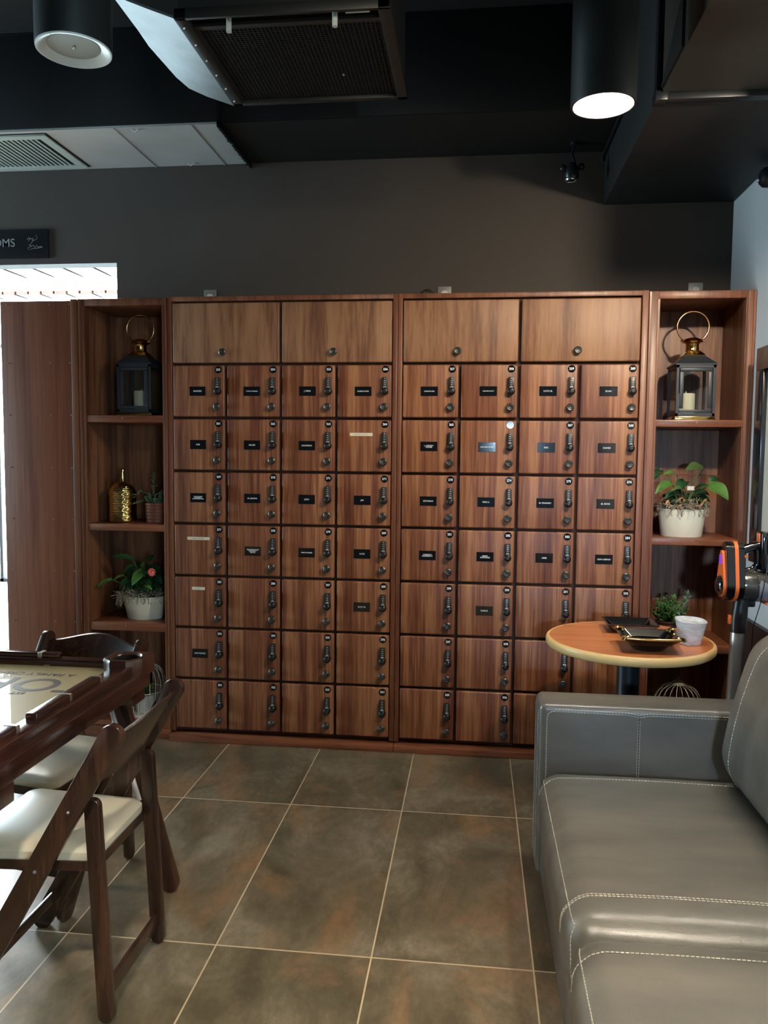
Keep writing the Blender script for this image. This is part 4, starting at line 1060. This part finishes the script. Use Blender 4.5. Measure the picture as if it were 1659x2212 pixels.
def chair(loc, rotz, label):
    t = thing('folding_chair', label, 'chair', loc, rotz, 'wooden folding chairs at the game table')
    # local frame: faces -y, origin on the floor
    HW = .205
    for s in (-1, 1):
        bm = B(); bar(bm, (s*HW, -.215, 0), (s*HW, .248, .806), .060, .024); obj('front_leg', bm, M['chair_wood'], t)
        bm = B(); bar(bm, (s*(HW-.034), .190, 0), (s*(HW-.034), .160, .60), .042, .022); obj('rear_leg', bm, M['chair_wood'], t)
    bm = B(); bar(bm, (-(HW-.03), .186, .075), (HW-.03, .186, .075), .045, .016, V((0, 1, 0)), round_ends=False); obj('stretcher', bm, M['chair_wood'], t)
    bm = B(); bar(bm, (-(HW-.01), -.150, .115), (HW-.01, -.150, .115), .028, .016, V((0, 1, 0)), round_ends=False); obj('stretcher', bm, M['chair_wood'], t)
    # curved back board between the front legs
    bm = B(); n = 16; A = []
    for i in range(n+1):
        u = -1+2*i/n; x = u*(HW-.008); bow = .030*(1-u*u)
        def P(zz, off): return V((x, .248-(.806-zz)*.574+bow+off, zz))
        top = .774+.030*(cos(u*pi*.95)*.5+.5); bot = .640-.010*(1-u*u)
        A.append([bm.verts.new(P(bot, -.006)), bm.verts.new(P(top, -.006)), bm.verts.new(P(top+.003, 0)), bm.verts.new(P(top, .006)), bm.verts.new(P(bot, .006)), bm.verts.new(P(bot-.003, 0))])
    fs = [bm.faces.new(A[0][::-1]), bm.faces.new(A[-1])]
    for a, b in zip(A, A[1:]):
        for k in range(6): fs.append(bm.faces.new((a[k], a[(k+1) % 6], b[(k+1) % 6], b[k])))
    setmat(fs, 0); obj('backrest', bm, M['chair_wood'], t)
    # seat frame + padded seat
    bm = B()
    def seat_outline(g, n=6, r=.035):
        hw_f, hw_b = .192+g, .166+g; yf, yb = -.225-g, .165+g; out = []
        for (cx, cy, a0) in [(hw_b-r, yb-r, 0), (-hw_b+r, yb-r, pi/2), (-hw_f+r, yf+r, pi), (hw_f-r, yf+r, 1.5*pi)]:
            for k in range(n+1): q = a0+pi/2*k/n; out.append((cx+r*cos(q), cy+r*sin(q)))
        return out
    prism(bm, seat_outline(-.004), .398, .424, 'z'); obj('seat_frame', bm, M['chair_wood'], t)
    bm = B(); rings = []
    for (g, z) in [(-.008, .424), (-.006, .430), (-.006, .446), (-.014, .456), (-.035, .461), (-.09, .463), (-.15, .4635)]:
        rings.append([bm.verts.new((x, y, z)) for x, y in seat_outline(g, r=max(.008, .035+g*.15))])
    fs = []
    for a, b in zip(rings, rings[1:]):
        for k in range(len(a)): fs.append(bm.faces.new((a[k], a[(k+1) % len(a)], b[(k+1) % len(a)], b[k])))
    fs.append(bm.faces.new(rings[-1])); fs.append(bm.faces.new(rings[0][::-1])); setmat(fs, 0)
    obj('seat_pad', bm, M['seat_vinyl'], t)
    bm = B()
    for s in (-1, 1):
        for (y, z) in ((.118, .580), (.025, .418)):
            sphere(bm, (s*(HW+.0125), y, z), .005, 8)
    obj('rivet', bm, M['silver'], t)
    return t
chair((.405, -1.835, 0), -pi/2, 'wooden folding chair with cream seat, nearest, back turned to the open floor')
chair((.088, -1.352, 0), radians(-10.6), 'wooden folding chair with cream seat on the far side of the game table')

# ------------------------------------------------------------------ game table
gt = thing('game_table', 'glossy dark domino table with gold printed top and corner cup holder', 'table', (0, 0, 0))
tx0, tx1, ty0, ty1 = -.535, .445, -2.40, -1.330
bm = B(); box(bm, tx0+.08, tx1-.08, ty0+.07, ty1-.065, .735, .765); obj('playing_surface', bm, M['gold_table'], gt)
def lettering():
    bm = B()
    RZ = lambda x, y: Matrix.Translation((x, y, .7654)) @ Matrix.Rotation(pi, 4, 'Z')
    text(bm, 'TORAÑO', .186, RZ(-.022, -1.603), 0, .0015)
    text(bm, 'A FAMILY CIGAR SINCE', .038, RZ(.055, -1.497), 0)
    text(bm, 'EST', .030, RZ(.178, -1.697), 0)
    return obj('lettering', bm, M['table_ink'], gt, ang=0)
lettering()
# rails: outer ledge, main rail
for (a, b_, c, d) in ((tx1-.028, tx1, tx1-.085, tx1-.022), (tx0, tx0+.028, tx0+.022, tx0+.085)):
    bm = B(); box(bm, a, b_, ty0, ty1, .700, .757, bev=.005, seg=3); box(bm, c, d, ty0+.02, ty1-.02, .735, .788, bev=.007, seg=3); obj('side_rail', bm, M['dark_wood'], gt)
for (a, b_, c, d) in ((ty1-.028, ty1, ty1-.070, ty1-.022), (ty0, ty0+.028, ty0+.022, ty0+.070)):
    bm = B(); box(bm, tx0, tx1, a, b_, .700, .757, bev=.005, seg=3); box(bm, tx0+.02, tx1-.02, c, d, .735, .788, bev=.007, seg=3); obj('end_rail', bm, M['dark_wood_x'], gt)
bm = B(); box(bm, tx0+.03, tx1-.03, ty0+.03, ty1-.03, .700, .736); obj('underframe', bm, M['dark_wood'], gt)
# raised domino racks with metal clips
for (x0_, x1_, y0_, y1_) in [(tx1-.073, tx1-.038, -1.985, -1.615), (tx1-.073, tx1-.038, -2.33, -2.06)]:
    bm = B(); box(bm, x0_, x1_, y0_, y1_, .786, .806, bev=.005, seg=3); rk = obj('domino_rack', bm, M['dark_wood'], gt)
    bm = B()
    for yy in ((y0_+y1_)/2-.01, y1_-.012):
        box(bm, x0_-.0006, x1_+.0006, yy-.006, yy+.006, .786, .8066, bev=.0004, seg=1)
    obj('clip', bm, M['clip'], rk)
bm = B(); box(bm, -.40, .135, ty1-.055, ty1-.024, .786, .804, bev=.005, seg=3); rk = obj('domino_rack', bm, M['dark_wood_x'], gt)
bm = B(); box(bm, .062, .076, ty1-.0565, ty1-.0225, .785, .8055, bev=.001, seg=1); obj('clip', bm, M['silver'], rk)
bm = B(); box(bm, .095, .112, ty1-.077, ty1-.071, .764, .769); obj('catch', bm, M['silver'], gt)
# cup holders at the four corners
def cupholder(x, y, sx, sy):
    bm = B(); h = .068; n = 32; hole = .045
    # chamfered square outline sampled by angle
    def outl(a):
        ca, sa = abs(cos(a)), abs(sin(a)); r = h/max(ca, sa)
        rc = h*1.45/(ca+sa) if (cos(a)*sx < 0 or sin(a)*sy < 0) else 9
        return min(r, rc)
    rings = []
    for (f, z) in [(1, .742), (1, .799), (.95, .806)]:
        rings.append([bm.verts.new((x+outl(2*pi*k/n)*f*cos(2*pi*k/n), y+outl(2*pi*k/n)*f*sin(2*pi*k/n), z)) for k in range(n)])
    for (r, z) in [(hole+.006, .8065), (hole+.003, .8045), (hole, .800), (hole, .750), (.0005, .749)]:
        rings.append([bm.verts.new((x+r*cos(2*pi*k/n), y+r*sin(2*pi*k/n), z)) for k in range(n)])
    for i, (a, b) in enumerate(zip(rings, rings[1:])):
        fs = [bm.faces.new((a[k], a[(k+1) % n], b[(k+1) % n], b[k])) for k in range(n)]; setmat(fs, 1 if i >= 5 else 0, i > 2)  # hole faces coloured near-black for the shade inside
    return obj('cup_holder', bm, [M['leg_wood'], M['shade_fill']], gt, ang=30)
cupholder(tx1-.066, ty1-.060, 1, 1); cupholder(tx0+.066, ty1-.060, -1, 1); cupholder(tx1-.066, ty0+.060, 1, -1); cupholder(tx0+.066, ty0+.060, -1, -1)
# splayed folding legs
for (sx, xt, xb, y) in [(1, .335, .530, -1.385), (-1, -.425, -.62, -1.385), (1, .335, .530, -2.345), (-1, -.425, -.62, -2.345)]:
    bm = B(); bar(bm, (xb, y, 0), (xt, y, .705), .058, .032, V((0, 1, 0))); obj('leg', bm, M['leg_wood'], gt)
for q in ((.34, .43, -1.45, -1.36, .655), (.22, .30, -1.46, -1.38, .640), (.33, .43, -2.36, -2.13, .640)):
    bm = B(); box(bm, *q, .702, bev=.004); obj('corner_block', bm, M['leg_wood'], gt)
bm = B(); tube(bm, [(.325, -1.43, .69), (.440, -1.440, .335)], .0075, 12); o = obj('brace_rod', bm, mat('white_enamel', (.75, .77, .80), .3), gt); o['label'] = 'white metal brace rod'

# ------------------------------------------------------------------ stick vacuum
vy = -.55
vt = thing('stick_vacuum', 'black and orange cordless stick vacuum with silver tube between table and wall', 'vacuum', (0, 0, 0))
def tear(zl, rl, zu, ru, n=20):
    """outline in (y,z): big lower circle, small upper circle, tangent sides"""
    d = zu-zl; al = math.asin((rl-ru)/d); out = []
    for k in range(n+1): q = -pi-al+(pi+2*al)*k/n; out.append((rl*cos(q), zl+rl*sin(q)))
    for k in range(n+1): q = al+(pi-2*al)*k/n; out.append((ru*cos(q), zu+ru*sin(q)))
    return [(vy+a, b) for a, b in out]
def layer(bm, zl, rl, zu, ru, x0_, x1_, mi=0): prism(bm, tear(zl, rl, zu, ru), x0_, x1_, 'x', mi)
bm = B(); layer(bm, .972, .062, 1.112, .034, 2.534, 2.566); layer(bm, .972, .064, 1.112, .036, 2.538, 2.562); layer(bm, .972, .060, 1.110, .033, 2.580, 2.604)
hd = obj('rear_housing', bm, M['black_gloss'], vt)
bm = B(); layer(bm, .972, .0655, 1.112, .0375, 2.566, 2.580)
for k in range(26):
    q = radians(-100+k*7); box(bm, 2.565, 2.581, vy+.0655*cos(q)-.001, vy+.0655*cos(q)+.0012, .972+.0655*sin(q)-.001, .972+.0655*sin(q)+.001)
obj('orange_ring', bm, M['orange'], hd)
bm = B(); layer(bm, .972, .050, 1.095, .017, 2.524, 2.535); obj('orange_face', bm, M['orange'], hd)
bm = B(); lathe(bm, [(.0005, 2.504), (.020, 2.507), (.038, 2.516), (.044, 2.526)], c=(0, vy, .968), axis='x'); obj('button_dome', bm, M['black_gloss'], hd)
bm = B()
for k in range(4): box(bm, 2.519, 2.5245, vy-.010, vy+.010, 1.058+.0095*k, 1.063+.0095*k, bev=.0015)
obj('status_lights', bm, M['violet_led'], hd)
bm = B(); lathe(bm, [(.0005, 2.600), (.064, 2.602), (.066, 2.610), (.066, 2.650), (.060, 2.655), (.060, 2.700), (.0005, 2.701)], c=(0, vy, .972), axis='x', seg=48); obj('motor_housing', bm, M['gray_metal'], vt)
bm = B(); lathe(bm, [(.0005, 2.658), (.061, 2.659), (.062, 2.665), (.059, 2.760), (.050, 2.768), (.0005, 2.769)], c=(0, vy, .968), axis='x', seg=48); dc = obj('dust_cup', bm, M['smoke_cup'], vt)
bm = B(); box(bm, 2.700, 2.735, vy-.066, vy-.060, .965, 1.005, bev=.001); obj('sticker', bm, M['paint_white'], dc)
bm = B(); box(bm, 2.690, 2.76, vy-.058, vy+.058, .900, .908, bev=.002); obj('latch', bm, M['orange'], dc)
bm = B(); tube(bm, [(2.598, vy, 1.112), (2.632, vy, 1.124), (2.664, vy, 1.132), (2.69, vy, 1.136)], .0165, 16, sx=1.1, sy=.95)
tube(bm, [(2.664, vy, 1.12), (2.668, vy, 1.06), (2.650, vy, 1.035), (2.620, vy, 1.026), (2.600, vy, 1.028)], .011, 12, sx=1.4)
obj('handle', bm, M['black_gloss'], vt)
bm = B(); box(bm, 2.668, 2.735, vy-.038, vy+.038, 1.035, 1.190, bev=.008, seg=3); bt = obj('battery', bm, M['black_gloss'], vt)
bm = B(); box(bm, 2.664, 2.672, vy-.012, vy+.012, 1.148, 1.184, bev=.002); obj('battery_button', bm, M['orange'], bt)
bm = B(); box(bm, 2.602, 2.626, vy-.008, vy+.008, 1.082, 1.094, bev=.003); obj('trigger', bm, M['orange'], vt)
bm = B(); tube(bm, [(2.612, vy, .915), (2.606, vy-.002, .885), (2.601, vy-.004, .83), (2.599, vy-.005, .778)], [.034, .030, .033, .030], 28); box(bm, 2.61, 2.66, vy-.02, vy+.02, .885, .925, bev=.006); nk = obj('neck', bm, M['black'], vt)
bm = B(); box(bm, 2.560, 2.572, vy-.016, vy+.004, .812, .850, bev=.003); obj('release_button', bm, M['orange'], nk)
bm = B(); tube(bm, [(2.598, vy-.005, .782), (2.570, vy-.03, .12)], .0262, 32); obj('tube', bm, M['tube_metal'], vt)
bm = B(); tube(bm, [(2.570, vy-.03, .13), (2.568, vy-.04, .05)], .031, 20); box(bm, 2.45, 2.69, vy-.12, vy-.02, .004, .062, bev=.015, seg=3); obj('floor_head', bm, M['black'], vt)
bm = B(); tube(bm, [(2.69, vy-.045, 1.19), (2.674, vy-.05, 1.14), (2.684, vy-.068, 1.08), (2.676, vy-.072, 1.02), (2.668, vy-.07, .96), (2.664, vy-.055, .90), (2.66, vy, .80), (2.655, vy, .62), (2.64, vy+.02, .45), (2.64, vy+.02, .02)], .0018, 5)
o = obj('charging_cord', bm, M['black']); tag(o, 'thin dark charging cord trailing down beside the stick vacuum', 'cord')

# ------------------------------------------------------------------ daylight
w = bpy.data.worlds.new('world'); S.world = w; w.use_nodes = True
bg = w.node_tree.nodes['Background']; bg.inputs['Color'].default_value = (.66, .84, 1., 1); bg.inputs['Strength'].default_value = 24.
def portal(loc, rot, sx, sy):
    l = bpy.data.lights.new('daylight_portal', 'AREA'); l.shape = 'RECTANGLE'; l.size = sx; l.size_y = sy; l.cycles.is_portal = True
    o = bpy.data.objects.new('daylight_portal', l); COL.objects.link(o); o.location = loc; o.rotation_euler = rot
portal((-5.2, -.8, 1.75), (0, radians(-90), 0), 2.4, 1.4)
portal((3.97, -7.7, 1.38), (radians(90), 0, 0), 1.16, 2.1)
portal((-2.95, 4.7, 1.33), (radians(-90), 0, 0), 5.1, 2.66)

# ------------------------------------------------------------------ view
S.view_settings.view_transform = 'Standard'; S.view_settings.look = 'None'; S.view_settings.gamma = 1.; S.view_settings.use_curve_mapping = False
S.view_settings.exposure = .25
S.cycles.use_denoising = True
S.cycles.max_bounces = 8; S.cycles.diffuse_bounces = 4; S.cycles.glossy_bounces = 4; S.cycles.transparent_max_bounces = 16
S.cycles.caustics_reflective = False; S.cycles.caustics_refractive = False; S.cycles.sample_clamp_indirect = 6.
